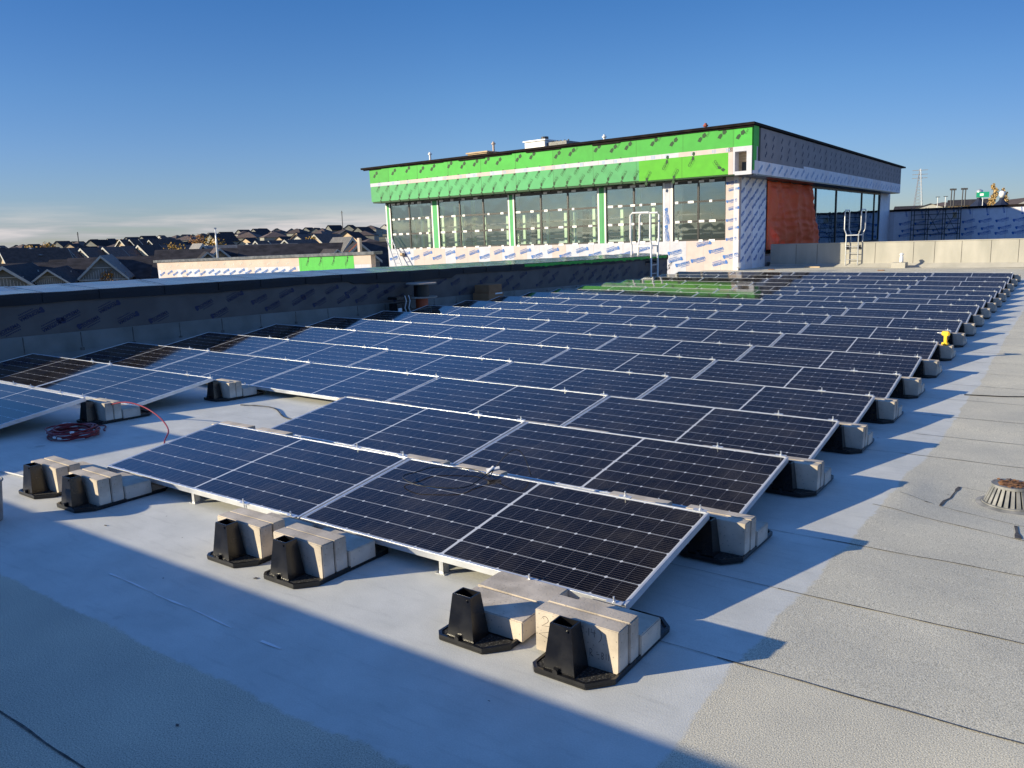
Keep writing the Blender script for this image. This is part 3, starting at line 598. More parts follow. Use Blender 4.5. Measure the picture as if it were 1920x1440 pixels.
# pencilled notes on the nearest front block
def strokes(mb, pts, M, r=.0011):
    mb.tube([(x, 0, z) for x, z in pts], r, 5, M)
mb = MB(); Mi = Matrix.Identity(4)
def arc(cx, cz, r, a0, a1, n=9, sx=1): return [(cx + sx * r * math.cos(math.radians(a0 + (a1 - a0) * i / n)), cz + r * math.sin(math.radians(a0 + (a1 - a0) * i / n))) for i in range(n + 1)]
yf = -.0378
def st(p, r=.001): mb.tube([(x, yf, z) for x, z in p], r, 5)
st(arc(-.135, .135, .014, 150, -30) + [(-.15, .108), (-.118, .112)]); st([(-.10, .124), (-.075, .128)])
st([(-.12, .088), (-.165, .072), (-.12, .060)])
st(arc(.035, .142, .014, 100, 260)); st([(.056, .155), (.056, .125)]); st([(.068, .155), (.066, .14), (.085, .142)]); st([(.08, .152), (.08, .124)])
st(arc(.085, .135, .03, 60, -60, 9, .8))
st([(.06, .075), (.06, .045)]); st(arc(.06, .067, .009, 90, -90) + [(.075, .045)]); st([(.088, .058), (.10, .060)])
st([(.110, .072), (.110, .045)]); st(arc(.110, .065, .007, 90, -90)); st(arc(.110, .052, .007, 90, -90)); st([(.128, .072), (.128, .047)]); st([(.138, .072), (.138, .047)])
mb.build('pencil_note', MT['ink'], b0)

# ------------------------------------------------------------ roof drain
zd = gz(1.28, 2.95)
t = thing('roof_drain', 'grey slotted roof drain dome with rusty debris on top, at the right edge', 'roof drain', T(1.19, 2.88, zd))
b = MB(); b.lathe([(.0, .0), (.19, .0), (.19, .012), (.165, .022), (.15, .022), (.15, .002), (.0, .002)], 40); b.build('flange', MT['cast'], t, smooth=False)
b = MB(); n = 26
for i in range(n):
    a = 2 * math.pi * i / n; da = .075
    for r0, z0, r1, z1 in ((.150, .02, .105, .135),):
        q = []
        for rr, zz in ((r0, z0), (r1, z1)):
            for s_, ex in ((-1, 0), (1, 0), (1, -.012), (-1, -.012)):
                wdt = da * (1.0 if rr > .12 else 1.05)
                q.append(((rr + ex) * math.cos(a + s_ * wdt), (rr + ex) * math.sin(a + s_ * wdt), zz))
        b.add(q, [(0, 1, 5, 4), (1, 2, 6, 5), (2, 3, 7, 6), (3, 0, 4, 7), (4, 5, 6, 7), (3, 2, 1, 0)])
b.build('strainer_bars', MT['cast'], t)
b = MB(); b.lathe([(.135, .004), (.135, .02), (.092, .128), (.001, .128)], 30); b.build('inner_shade', MT['plastic'], t)  # black cone added to stand in for the shade behind the bars
b = MB(); b.lathe([(.09, .13), (.112, .13), (.112, .146), (.09, .146)], 36); b.lathe([(.13, .018), (.158, .018), (.158, .03), (.13, .03)], 36); b.build('strainer_ring', MT['cast'], t)
b = MB(); b.lathe([(0.001, .125), (.098, .125), (.1, .139), (.07, .148), (.001, .152)], 30); b.build('rusty_top', MT['rust'], t, smooth=False)
b = MB()
for i in range(70):
    a = random.uniform(0, 6.28); rr = .1 * math.sqrt(random.random()); s_ = random.uniform(.006, .014)
    b.add([(rr * math.cos(a) + s_ * math.cos(k * 1.57 + a), rr * math.sin(a) + s_ * math.sin(k * 1.57 + a), .15 + random.uniform(0, .006)) for k in range(4)], [(0, 1, 2, 3)])
b.build('leaf_litter', MT['rust'], t)

# ------------------------------------------------------------ left parapet
def wallz(y): return interp(y, [-12, 2.3, 6.7, 13.1, 25], [1.0, .965, .935, .875, .80])    # cap front top
def flz(y): return interp(y, [-12, 2.3, 6.6, 9.7, 13.5, 18.65, 25], [.38, .36, .30, .24, .20, .10, .06])
WX = -11.0
t = thing('parapet_wall', 'long grey sheathed parapet along the left with a dark membrane cap', 'parapet')
Y0, Y1 = -2.0, 25.0
yy = [Y0 + (Y1 - Y0) * i / 60 for i in range(61)]
def strip(mb, prof, ysl=yy, M=None, mi=0):
    """prof(y) -> list of (x,z); lofted along y"""
    n = len(prof(ysl[0])); vs = []
    for y in ysl: vs += [(x, y, z) for x, z in prof(y)]
    k = len(ysl)
    fs = [(i * n + j, i * n + (j + 1) % n, (i + 1) * n + (j + 1) % n, (i + 1) * n + j) for i in range(k - 1) for j in range(n)]
    fs += [tuple(range(n))[::-1], tuple(range((k - 1) * n, k * n))]
    mb.add(vs, fs, M, mi)
def capdrop(y): return .155 + .015 * math.sin(y * 1.3) + (.06 if 9 < y < 12.4 else 0) + .02 * noise.noise(V((y * 2, 0, 0)))
mb = MB(); strip(mb, lambda y: [(WX, flz(y) - .3), (WX, wallz(y) - .04), (WX - .95, wallz(y) - .02), (WX - .95, -3.4)]); mb.build('sheathing', MT['sheath'], t)
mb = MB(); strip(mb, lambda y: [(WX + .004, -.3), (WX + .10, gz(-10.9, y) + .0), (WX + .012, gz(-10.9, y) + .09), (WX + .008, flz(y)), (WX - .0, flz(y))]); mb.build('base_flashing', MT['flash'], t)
mb = MB()
for i in range(32):
    y = -1.6 + i * .83
    mb.box(WX + .010, WX + .014, y, y + .010, gz(-10.9, y) + .09, flz(y) - .01); mb.box(WX + .010, WX + .015, y - .03, y + .035, gz(-10.9, y) + .08, gz(-10.9, y) + .09 + random.uniform(.02, .05))
mb.build('flashing_lap', MT['crack'], t)
def wob(y, s): return .012 * noise.noise(V((y * 1.7, s, 0)))
yyf = [Y0 + (Y1 - Y0) * i / 160 for i in range(161)]
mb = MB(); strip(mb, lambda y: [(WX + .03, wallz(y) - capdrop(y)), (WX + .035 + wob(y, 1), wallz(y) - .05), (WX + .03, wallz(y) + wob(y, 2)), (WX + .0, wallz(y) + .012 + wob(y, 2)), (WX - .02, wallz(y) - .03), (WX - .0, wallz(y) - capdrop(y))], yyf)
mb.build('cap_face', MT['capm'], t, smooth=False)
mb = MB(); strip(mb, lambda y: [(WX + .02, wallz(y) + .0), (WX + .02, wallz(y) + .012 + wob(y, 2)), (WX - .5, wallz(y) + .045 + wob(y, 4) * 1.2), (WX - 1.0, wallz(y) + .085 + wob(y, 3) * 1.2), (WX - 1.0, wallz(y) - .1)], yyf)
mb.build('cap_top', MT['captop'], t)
mb = MB()
for i in range(26):
    y = -1.2 + i * 1.0 + random.uniform(-.1, .1); a = random.uniform(-.15, .15)
    mb.add([(WX + .03, y, wallz(y) + .019), (WX + .03, y + .02, wallz(y) + .019), (WX - 1.0, y + .03 + a, wallz(y) + .098), (WX - 1.0, y + a, wallz(y) + .098)], [(0, 1, 2, 3)])
    mb.box(WX + .037, WX + .045, y, y + .02, wallz(y) - .13, wallz(y) - .0)
mb.build('cap_lap', MT['capm'], t)
yg = [15.5 + .12 * i for i in range(79)]
mb = MB(); strip(mb, lambda y: [(WX + .042, wallz(y) - .075 - .05 * abs(noise.noise(V((y * 3.1, 4, 0)))) * (1 + (y - 15) * .2)), (WX + .05 + .03 * noise.noise(V((y * 5, 1, 0))), wallz(y) - .05), (WX + .045, wallz(y) - .005), (WX + .038, wallz(y) - .01)], yg)
mb.build('green_film_edge', MT['green'], t)
mb = MB()
for i in range(40):
    y = 2.4 + i * .58; top = wallz(y) - .26; lo = flz(y) + .06
    for row in (0, 1):
        z = lo + (top - lo) * (.25 + .55 * row) + random.uniform(-.03, .03)
        if z > wallz(y) - .24: continue
        flip = (i + row) % 2; w_ = .30
        Mx = face_frame((WX + .004, y + .29 * row, z), (0, 1, 0), (0, 0, 1)) @ RZ(.38 + (math.pi if flip else 0))
        if random.random() < .78: soprema(mb, Mx, w_)
mb.build('blue_print', MT['printdk'], t)

# parapet stretches behind and beside the photographer: their shadow crosses the front of the roof
def low_parapet(x0, x1, y0, y1, h, label):
    t = thing('parapet_wall', label, 'parapet')
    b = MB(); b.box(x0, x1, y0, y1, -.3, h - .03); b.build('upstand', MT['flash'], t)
    b = MB(); b.box(x0 - .02, x1 + .0, y0 - .02, y1 + .0, h - .03, h + .0); b.build('cap', MT['capm'], t)
low_parapet(-6.95, 9, -3.0, -2.6, .845, 'low parapet behind the photographer, out of view')
low_parapet(-6.95, -6.65, -2.6, -.98, .85, 'short parapet return at the left front of the roof, out of view')
low_parapet(-11, -6.95, -1.25, -.98, .85, 'low parapet closing the left front corner of the roof, out of view')
low_parapet(7.6, 8, -2.6, 37, .85, 'low parapet on the right roof edge, out of view')

# ------------------------------------------------------------ the building under construction
HK = .875      # size of the hall frame units in metres
O = V((-9.661, 28.851, .1996)); E1 = V((0.99895, -0.04502, 0.00815)); E2 = V((0.04494, 0.99895, 0.00904)); GU = V((-0.00855, -0.00867, 0.99993))
X2 = V((0.99986, 0.0144, 0.00867)); D2 = V((-0.01447, 0.99986, 0.00854))
FM = frame(O, E1, E2, GU) @ Matrix.Scale(HK, 4); SM = frame(O, X2, D2, GU) @ Matrix.Scale(HK, 4); FI = FM.inverted(); REL = FI @ SM
bld = thing('building_under_construction', 'flat roofed hall under construction with green boarded fascia and taped windows', 'building', FM)
def rl(x, y): q = REL @ V((x, y, 0)); return (q.x, q.y)
def B(mb, name, mt, side=False, **k): return mb.build(name, mt, bld, M=(REL if side else None), **k)
# front wall pieces (local x=a, y=0 outward is -y, z=h)
wins = [(-22.45, -18.97, [-20.85]), (-18.42, -13.2, [-16.77, -15.01]), (-12.78, -7.45, [-11.01, -9.28]), (-6.97, -3.79, [-5.39]), (-3.28, -.63, [-1.99])]
WT, WB = 3.93, 1.22
mb = MB(); mb.box(-22.85, -.001, 0, .25, -.4, WB - .001); B(mb, 'base_wall', MT['wsheath'])
mb = MB(); mb.box(-.63, 0, -.002, .25, WB, 4.05); B(mb, 'corner_pier', MT['wsheath'])
pr = [(-22.85, -22.45, 'g'), (-18.97, -18.42, 'g'), (-13.2, -12.78, 'g'), (-7.45, -6.97, 'g'), (-3.79, -3.28, 'w')]
for a, c, kk in pr:
    mb = MB(); mb.box(a, c, 0, .25, WB, 4.0); o = B(mb, 'window_pier', MT['greenlt'] if kk == 'g' else MT['wsheath'])
    mb = MB(); mb.box(a, a + .09, -.006, 0, WB, 3.98); mb.box(c - .09, c, -.006, 0, WB, 3.98); mb.build('edge_tape', MT['tape'], o)
mb = MB(); mb.box(-22.85, -.63, -.0, .25, WT, 4.2); B(mb, 'window_header', MT['mull'])
mb = MB(); x = -22.4
while x < -.8:
    ww = random.uniform(.25, .6); B(MB().box(x, x + ww, -.012, -.001, 3.985, 4.12), 'header_flashing', MT['seamlt']); x += ww + random.uniform(.06, .3)
for a, c, ms in wins:
    t_ = MB(); y0, y1 = .02, .09
    for x in [a, c] + ms: t_.box(x - .045, x + .045, y0, y1, WB + .06, WT - .0)
    for z in (WB + .03, 2.12, 3.02, WT - .03): t_.box(a + .045, c - .045, y0 + .003, y1 - .003, z - .045, z + .045)
    o = B(t_, 'window', MT['mull']); tg = MB(); tg.box(a, c, .05, .054, WB + .05, WT - .05); tg.build('pane', MT['glass'], o)
    x = a + .12; nc = 0
    while x < c - .2:
        for z in (WB + .0, 2.12, 3.02, WT + .0):
            if random.random() < .85 and nc < 21: nc += 1; ww = random.uniform(.14, .34); yq = -.012 if z in (WB, WT) else .008; MB().box(x, min(c, x + ww), yq, yq + .010, z - .055, z + .055).build('white_clip', MT['tape'], o)
        x += random.uniform(.8, 1.0) if c - a > 4 else random.uniform(.5, .7)
# lettering on the white boards
mb = MB()
def fsop(a, h, w_, rot, flip=0): soprema(mb, face_frame((a, -.012, h), (1, 0, 0), (0, 0, 1)) @ RZ(rot + math.pi * flip), w_)
k = 0; a = -22.3
while a < -3.9: fsop(a, .86 if k % 2 else .72, .62, .28, k % 2); a += .92; k += 1
for (a, h, f_) in [(-3.1, .75, 0), (-1.75, 1.02, 1), (-1.0, .80, 0), (-1.9, .38, 0), (-.95, .12, 1), (-2.7, .18, 0), (-3.2, .3, 1), (-.3, .55, 0)]: fsop(a, h, .6, .25, f_)
for i, h in enumerate((1.3, 1.72, 2.15, 2.6, 3.0, 3.45, 3.8)): fsop(-.30, h, .42, .2, i % 2)
for i, h in enumerate((1.55, 2.35)): soprema(mb, face_frame((-3.53, -.012, h), (1, 0, 0), (0, 0, 1)) @ RZ(-1.35), .62)
B(mb, 'blue_print', MT['print'])
# overhanging fascia
OV = .8
mb = MB(); mb.box(-23.2, -4.64, -OV, -.0, 4.13, 5.03); B(mb, 'fascia_lower', MT['greenlt'])
mb = MB(); mb.box(-4.64, -.2, -OV - .001, -.0, 4.10, 5.04); B(mb, 'fascia_lower', MT['greenyl'])
mb = MB(); mb.box(-23.24, .86, -OV, 0, 5.23, 6.08); B(mb, 'fascia_upper', MT['green'])
mb = MB(); mb.box(-23.22, .0, -OV - .006, -.1, 5.03, 5.235); mb.box(-.2, .1, -OV - .006, -.1, 4.08, 5.235); mb.box(.1, .63, -OV - .006, -.1, 5.03, 5.235); mb.box(.1, .86, -OV - .006, -.1, 4.03, 4.19); mb.box(.63, .86, -OV - .006, -.1, 4.19, 5.235)
B(mb, 'white_strip', MT['wsheath'])
mb = MB(); mb.box(.1, .63, -.35, -.1, 4.19, 5.03); B(mb, 'fascia_recess', MT['wood'])
mb = MB(); mb.box(.25, .45, -.36, -.352, 4.19, 4.6); B(mb, 'recess_gap', MT['mull'])
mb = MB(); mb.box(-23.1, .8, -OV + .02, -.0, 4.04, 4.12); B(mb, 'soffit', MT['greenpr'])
mb = MB(); i = 0
ncol = 23
for i in range(ncol):
    a = -22.6 + i * .80
    if a < -5: cgc(mb, face_frame((a, -OV - .005, 4.83), (1, 0, 0), (0, 0, 1)) @ RZ(.92), .33); cgc(mb, face_frame((a + .40, -OV - .005, 4.50), (1, 0, 0), (0, 0, 1)) @ RZ(.92 + math.pi), .33)
for a, h, r_ in [(-4.1, 4.35, 1.0 + math.pi), (-3.3, 4.68, 1.0), (-2.7, 4.35, 1.0 + math.pi), (-2.0, 4.72, 1.0), (-.75, 4.6, 2.2 + math.pi), (-4.75, 4.45, 1 + math.pi)]:
    cgc(mb, face_frame((a, -OV - .008, h), (1, 0, 0), (0, 0, 1)) @ RZ(r_), .34)
a = -22.7; k = 0
while a < .4:
    Mx = face_frame((a, -OV - .005, 5.72 + .05 * (k % 3)), (1, 0, 0), (0, 0, 1))
    leafmark(mb, Mx @ RZ(.3), .46)
    if a > -9 and k % 2: add_text(mb, Mx @ T(.28, .12, 0) @ RZ(1.0), 'CGC', .24)
    a += random.uniform(.8, 1.6); k += 1
B(mb, 'board_print', MT['greenpr'])
mb = MB()
a = -22.5
while a < 0:
    for q in range(3): mb.add([(a + q * .07, -OV - .0075, 5.06), (a + q * .07 + .03, -OV - .0075, 5.06), (a + q * .07 + .03, -OV - .0075, 5.2), (a + q * .07, -OV - .0075, 5.2)], [(0, 1, 2, 3)])
    a += random.uniform(.6, 1.4)
B(mb, 'strip_print', MT['printlt'])
# roof slab and edge
mb = MB(); mb.prism([(-23.85, -OV - .14), (1.0, -OV - .14), rl(.98, 39.4), (-23.85, 39.0)], 6.09, 6.2); B(mb, 'roof', MT['roofed'])
mb = MB(); x = -23.7
while x < .9:
    w_ = random.uniform(.5, 2.2); mb.box(x, min(.95, x + w_), -OV - .06, -OV - .015, 6.09 - random.uniform(.02, .13), 6.089); x += w_
B(mb, 'roof_edge_felt', MT['roofed'])
# right face (local x outward, y along depth)
SY = 38.7
mb = MB(); mb.box(-.25, -.002, .0, 4.05, -.4, 4.05); B(mb, 'side_pier', MT['wsheath_side'], True)
mb = MB(); mb.box(-.25, 0, 34.4, SY, -.4, 4.1); B(mb, 'side_pier', MT['wsheath_side'], True)
mb = MB(); mb.box(-.25, -.01, 4.05, 34.4, -.4, .3); B(mb, 'side_sill', MT['sheathdk'], True)
mb = MB(); mb.box(.66, .86, -.78, SY - .8, 4.06, 4.62); mb.box(-.3, .66, .0, SY - .8, 4.06, 4.62); mb.box(.0, .863, 7.5, SY - .82, 4.6, 4.74); B(mb, 'side_fascia_lower', MT['wsheath_side'], True)
mb = MB(); mb.box(.0, .858, .2, SY - .8, 4.62, 6.05); B(mb, 'side_fascia_upper', MT['sheathdk'], True)
mb = MB(); mb.box(.66, .862, -.79, -.35, 4.64, 6.07); mb.box(.66, .866, -.79, -.62, 4.2, 4.64); B(mb, 'side_fascia_green', MT['green'], True)
mb = MB(); mb.box(.0, .84, -.7, SY - .9, 4.0, 4.06); B(mb, 'side_soffit', MT['mull'], True)
mb = MB()
for i, y in enumerate([.55 + .5 * j for j in range(8)]):
    for j in range(8): soprema(mb, face_frame((.004, y, .35 + j * .52 + (.26 if i % 2 else 0)), (0, 1, 0), (0, 0, 1)) @ RZ(.45 + (math.pi if (j + i) % 2 else 0)), .44)
B(mb, 'side_blue_print', MT['print'], True)
mb = MB()
for i in range(38):
    soprema(mb, face_frame((.868, .3 + i * 1.0, 4.34), (0, 1, 0), (0, 0, 1)) @ RZ(.5 + (math.pi if i % 2 else 0)), .55, False)
B(mb, 'fascia_pale_print', MT['printlt'], True)
mb = MB()
for i in range(30):
    for j in range(3): leafmark(mb, face_frame((.862, .9 + i * 1.25 + random.uniform(-.15, .15), 4.95 + j * .38), (0, 1, 0), (0, 0, 1)) @ RZ(.3), .34)
B(mb, 'fascia_dark_print', MT['printdk'], True)
sw = [(14.1, 19.37), (19.37, 27.45), (27.45, 32.23), (32.23, 34.4)]
t_ = MB()
for y in (4.1, 9.0, 14.1, 19.37, 27.45, 32.23, 34.35): t_.box(-.16, -.04, y - .07, y + .07, .30, 4.0)
for z in (.33, 3.93): t_.box(-.16, -.043, 4.1, 34.3, z - .06, z + .06)
o = B(t_, 'side_window', MT['mull'], True); tg = MB(); tg.box(-.10, -.095, 12.2, 34.3, .35, 3.95); tg.build('pane', MT['glassr'], o)
# interior that shows through the glass
mb = MB(); mb.prism([(-22.6, .3), (-.3, .3), rl(-.3, 38), (-22.6, 38)], -.5, .2); B(mb, 'interior_floor', MT['innerfl'])
mb = MB(); mb.box(-22.6, -5.5, 5.6, 5.8, .2, 4.1); mb.box(-22.8, -22.6, .26, 38, .0, 4.1); mb.box(-22.6, -2.7, 38.0, 38.3, .2, 4.1); B(mb, 'interior_wall', MT['inner'])
mb = MB(); mb.prism([(-22.6, .26), (-.3, .26), rl(-.3, 38), (-22.6, 38)], 4.1, 4.3); B(mb, 'ceiling', MT['inner'])
mb = MB(); a = -22.0
while a < -4:
    hh = random.choice([2.9, 3.1, 3.7]); mb.box(a, a + .17, 1.5, 1.62, .2, hh); a += random.choice([.62, 1.0, 1.2, 1.7])
for a in (-19.6, -16.0, -12.2, -9.9, -7.6): mb.box(a, a + .16, 4.4, 4.6, .2, 4.08)
B(mb, 'interior_stud', MT['stud'])
mb = MB()
for a in (-14.0, -10.4, -6.2): mb.box(a, a + .3, 3.2, 3.4, .2, 3.0)
for z in (1.5, 1.75, 2.45): mb.box(-21, -2, 1.7, 1.76, z, z + .06)
for a in (-20.3, -17.6, -14.3, -11.9, -8.8, -6.0, -4.2, -2.2): mb.box(a, a + .06, 1.9, 1.96, .2, 2.6)
for a in (-5.3, -4.4, -2.6, -1.3): mb.box(a, a + .06, 2.8, 2.86, .2, 2.7)
for z in (.8, 1.1, 1.5): mb.box(-3.0, -.8, 2.7, 2.78, z, z + .08)
B(mb, 'interior_framing', MT['steel'])
mb = MB(); mb.prism([(-22.84, .26), (-.01, .26), rl(-.01, 38.3), (-22.84, 38.3)], -9, -.51); B(mb, 'lower_storey', MT['pink'])

# orange tarp on the side opening
mb = MB(); ny, nz_ = 90, 44; vs = []
for j in range(nz_ + 1):
    for i in range(ny + 1):
        u = i / ny; v_ = j / nz_; e_ = min(1, u * 6) * min(1, (1 - v_) * 5 + .1)
        y = 4.10 + u * (8.4 + 1.7 * (1 - v_) + .25 * math.sin(v_ * 7))
        z = .60 + v_ * 3.40 - .06 * abs(math.sin(u * 14)) * (v_ > .93)
        fold = 1 - abs(math.sin(u * 8.2 + .35 * math.sin(v_ * 4 + 1))) ** .7
        fine = 1 - abs(math.sin(u * 27 + 1.3 * v_ + 2 * noise.noise(V((u * 3, v_ * 2, 7))))) ** .6
        cr = 1 - abs(noise.noise(V((u * 7, v_ * 9, 2)))) * 2.2
        x = .04 + e_ * (.42 * fold + .08 * fine + .06 * cr + .14 * math.sin(math.pi * v_) * math.sin(math.pi * min(1, u * 1.1)) - .05 * math.exp(-((v_ - .42) / .03) ** 2))
        vs.append((x, y, z))
fs = [(j * (ny + 1) + i, j * (ny + 1) + i + 1, (j + 1) * (ny + 1) + i + 1, (j + 1) * (ny + 1) + i) for j in range(nz_) for i in range(ny)]
mb.add(vs, fs)
tp = mb.build('tarp', MT['tarp'], smooth=True); tp.matrix_basis = SM; tag(tp, 'billowing orange tarp hung over the side opening of the green hall', 'tarp')
so_ = tp.modifiers.new('thick', 'SOLIDIFY'); so_.thickness = .01

# things on the hall roof
def roofbox(a0, a1, y0, y1, h0, h1, mt, name, label, cat, lid=None):
    t = thing(name, label, cat, FM)
    b = MB(); b.box(a0, a1, y0, y1, h0, h1); b.build('casing', mt, t, bevel=.02)
    b = MB(); b.box(a0 - .08, a1 + .08, y0 - .08, y1 + .08, h1 + .0005, h1 + .08); b.build('lid', lid or mt, t); return t
t = roofbox(-15.17, -13.7, 4.4, 7.0, 6.2, 7.22, MT['white'], 'rooftop_unit', 'white rooftop unit standing on the hall roof', 'rooftop unit')
b = MB(); b.box(-13.7, -12.3, 4.6, 6.6, 6.2, 7.1); b.build('duct', MT['cast'], t)
b = MB(); b.tube([(-14.1, 5, 7.3), (-14.1, 5, 7.5)], .22, 12)
for q in range(5): b.tube([(-13.5 + q * .27, 5, 7.1), (-13.5 + q * .27, 5, 7.2)], .05, 8)
b.build('vent', MT['steel'], t)
roofbox(-19.7, -18.1, 4.4, 6.4, 6.2, 6.95, MT['wood'], 'roof_curb', 'raw timber curb standing on the hall roof', 'roof curb')
for a, h, c, lb in ((-18.04, 7.6, 'pink', 'pinkish vent pipe beside the timber curb on the hall roof'), (-23.5, 7.45, 'white', 'thin white pipe at the left end of the hall roof'), (-9.99, 7.2, 'white', 'short white pipe at the middle of the hall roof'), (-3.88, 7.15, 'redwall', 'short red pipe near the right corner of the hall roof')):
    t = thing('vent_pipe', lb, 'pipe', FM, 'pipes on the hall roof'); b = MB(); b.tube([(a, 5, 6.2), (a, 5, h)], .07, 10); b.build('pipe', MT[c], t); b = MB(); b.tube([(a, 5, h - .16), (a, 5, h - .08)], .13, 10); b.build('collar', MT[c], t)

# ------------------------------------------------------------ right parapet, ladder, small things
PM = FM @ T(0, 4.0, 0)
t = thing('parapet_wall', 'sunlit beige parapet right of the hall with vertical laps', 'parapet', PM)
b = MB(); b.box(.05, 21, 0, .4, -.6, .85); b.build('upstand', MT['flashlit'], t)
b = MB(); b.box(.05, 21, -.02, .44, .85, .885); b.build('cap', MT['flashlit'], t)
b = MB()
for a in (1.3, 2.3, 4.9, 6.5, 7.35, 8.4, 9.5, 10.5, 11.6): b.box(a, a + .016, -.006, -.0005, -.45, .85)
b.build('lap_joint', MT['crack'], t)
b = MB(); b.add([(.05, -.35, -.28), (21, -.35, -.30), (21, -.001, -.10), (.05, -.001, -.08)], [(0, 1, 2, 3)]); b.build('cant_strip', MT['flashlit'], t)
def roof_ladder(M, label, base, caph, mt='galv', rr=.027):
    t = thing('roof_ladder', label, 'ladder', M, 'fixed ladders with walk-through rails')
    for s_ in (-1, 1):
        b = MB()
        b.tube([(s_ * .27, -.18, base), (s_ * .27, -.18, caph + .40), (s_ * .36, -.18, caph + .62), (s_ * .36, -.18, caph + 1.42), (s_ * .36, -.12, caph + 1.5), (s_ * .36, .50, caph + 1.5), (s_ * .36, .58, caph + 1.42), (s_ * .36, .58, caph + .62), (s_ * .27, .58, caph + .40), (s_ * .27, .58, caph + .02)], rr, 8)
        b.build('side_rail', MT[mt], t)
        b = MB(); b.box(s_ * .27 - .02, s_ * .27 + .02, -.18, -.005, caph - .25, caph - .17); b.box(s_ * .27 - .08, s_ * .27 + .08, -.012, -.002, caph - .32, caph - .10); b.build('wall_bracket', MT['steel'], t)
    z = base + .25
    while z < caph + .1:
        b = MB(); b.tube([(-.27, -.18, z), (.27, -.18, z)], .016, 8); b.build('rung', MT['galv'], t); z += .3
    b = MB(); b.box(-.27, .27, -.2, .58, caph + .33, caph + .37); b.build('step_plate', MT['galv'], t)
roof_ladder(PM @ T(3.93, 0, 0), 'galvanised roof ladder with walk-through rails on the right beige parapet', -.15, .87)
LW = frame(V((WX, 23.5, 0)), V((0, 1, 0)), V((-1, 0, 0)), V((0, 0, 1)))
roof_ladder(LW, 'pale roof ladder with walk-through rails at the far end of the left parapet', -.05, .82, 'white', .034)
t = thing('pipe_curb', 'beige membrane covered curb at the foot of the right parapet', 'curb', PM); b = MB(); b.box(5.85, 6.42, -1.1, -.55, -.6, -.02); b.build('curb_body', MT['flashlit'], t)
t = thing('vent_pipe', 'short white vent pipe standing on the beige curb', 'pipe', PM); b = MB(); b.lathe([(.07, -.0195), (.085, .02), (.075, .24), (.055, .25), (.055, .36), (.001, .37)], 16, T(6.2, -.8, 0)); b.build('pipe_body', MT['white'], t, smooth=True)
b = MB(); b.lathe([(.075, .30), (.085, .31), (.085, .35), (.02, .40)], 14, T(6.2, -.8, 0)); b.build('pipe_cap', MT['white'], t)
bk = FM @ T(.12, -.35, 0)
t = thing('bucket', 'white plastic bucket at the right corner of the hall', 'bucket', bk); b = MB(); b.lathe([(.10, -.05), (.14, .0), (.15, .16), (.15, .17)], 18); b.build('bucket_body', MT['white'], t); b = MB(); b.lathe([(.15, .17), (.16, .171), (.16, .19), (.01, .2)], 18); b.build('lid', MT['white'], t)
t = thing('plank', 'brown timber offcut lying in the shade below the right parapet', 'plank'); b = MB(); b.box(0, .6, 0, .12, 0, .05, T(-7.7, 31.2, gz(-7.7, 31.2))); b.build('board', MT['wood'], t)
for i, (x, y) in enumerate(((-8.5, 29.4), (-4.4, 29.1))):
    t = tag(MB().box(-.12, .12, -.05, .05, 0, .03, T(x, y, gz(x, y))).build('timber_block', MT['rust'], bevel=.008), '%s dark timber offcut on the roof behind the panels' % ('left' if i == 0 else 'right'), 'offcut')

# blue white wall beyond, scaffold
BM = FM @ T(-2, SY + .1, 0)
t = thing('sheathed_wall', 'blue white sheathed wall with repeated blue lettering at the far right', 'wall', BM)
b = MB(); b.box(-5, 22, 0, .4, -1, 2.55); b.build('sheathing', MT['bsheath'], t)
b = MB(); b.box(-5.1, 22.1, -.12, .6, 2.55, 2.72); b.build('cap', MT['roofed'], t)
mb = MB()
for i in range(17):
    for j, h in enumerate((.65, 1.05, 1.62, 1.98)):
        if j == 3: soprema(mb, face_frame((1.0 + i * 1.17, -.004, 2.32), (1, 0, 0), (0, 0, 1)) @ RZ(-1.35 + (math.pi if i % 2 else 0)), .5, False)
        else: soprema(mb, face_frame((1.0 + i * 1.17 + .2 * (j % 2), -.004, h), (1, 0, 0), (0, 0, 1)) @ RZ(.27), .74)
mb.build('blue_print', MT['print'], t)
b = MB(); b.box(4.45, 4.75, -.01, -.002, 1.85, 2.3); b.build('timber_patch', MT['wood'], t)
t = thing('scaffold', 'dark tubular scaffold between the hall and the blue white wall', 'scaffold', BM @ T(1.7, -1.6, 0))
for x in (0, 1.05, 2.3, 3.4):
    for y in (0, 1.1):
        b = MB(); b.tube([(x, y, 0), (x, y, 2.75)], .032, 6); b.build('post', MT['steel'], t)
b = MB()
for z in (.6, 1.0, 1.4, 1.8, 2.2, 2.6):
    for y in (0, 1.1): b.tube([(0, y, z), (3.4, y, z)], .022, 6)
b.build('ledger', MT['steel'], t)
b = MB()
for x in (1.05, 2.3): b.tube([(x, 0, .6), (x + 1.1, 0, 2.6)], .018, 6); b.tube([(x + 1.1, 0, .6), (x, 0, 2.6)], .018, 6)
b.build('brace', MT['steel'], t)
b = MB(); b.box(-.1, 3.5, 0, 1.1, 2.61, 2.66); b.build('deck', MT['steel'], t)
ter = MB().box(-2, 22, 4.45, SY + .1, -.5, .0, FM).build('terrace', MT['flash']); tag(ter, kind='structure')
tag(MB().lathe([(.0, .8), (.09, .8), (.11, 1.0), (.08, 1.2), (.05, 1.28), (.0, 1.32)], 10, PM @ T(10.6, .2, .08 - .0)).build('yellow_sack', MT['yellow']), 'small yellow tool bag on the right parapet', 'bag') if False else None

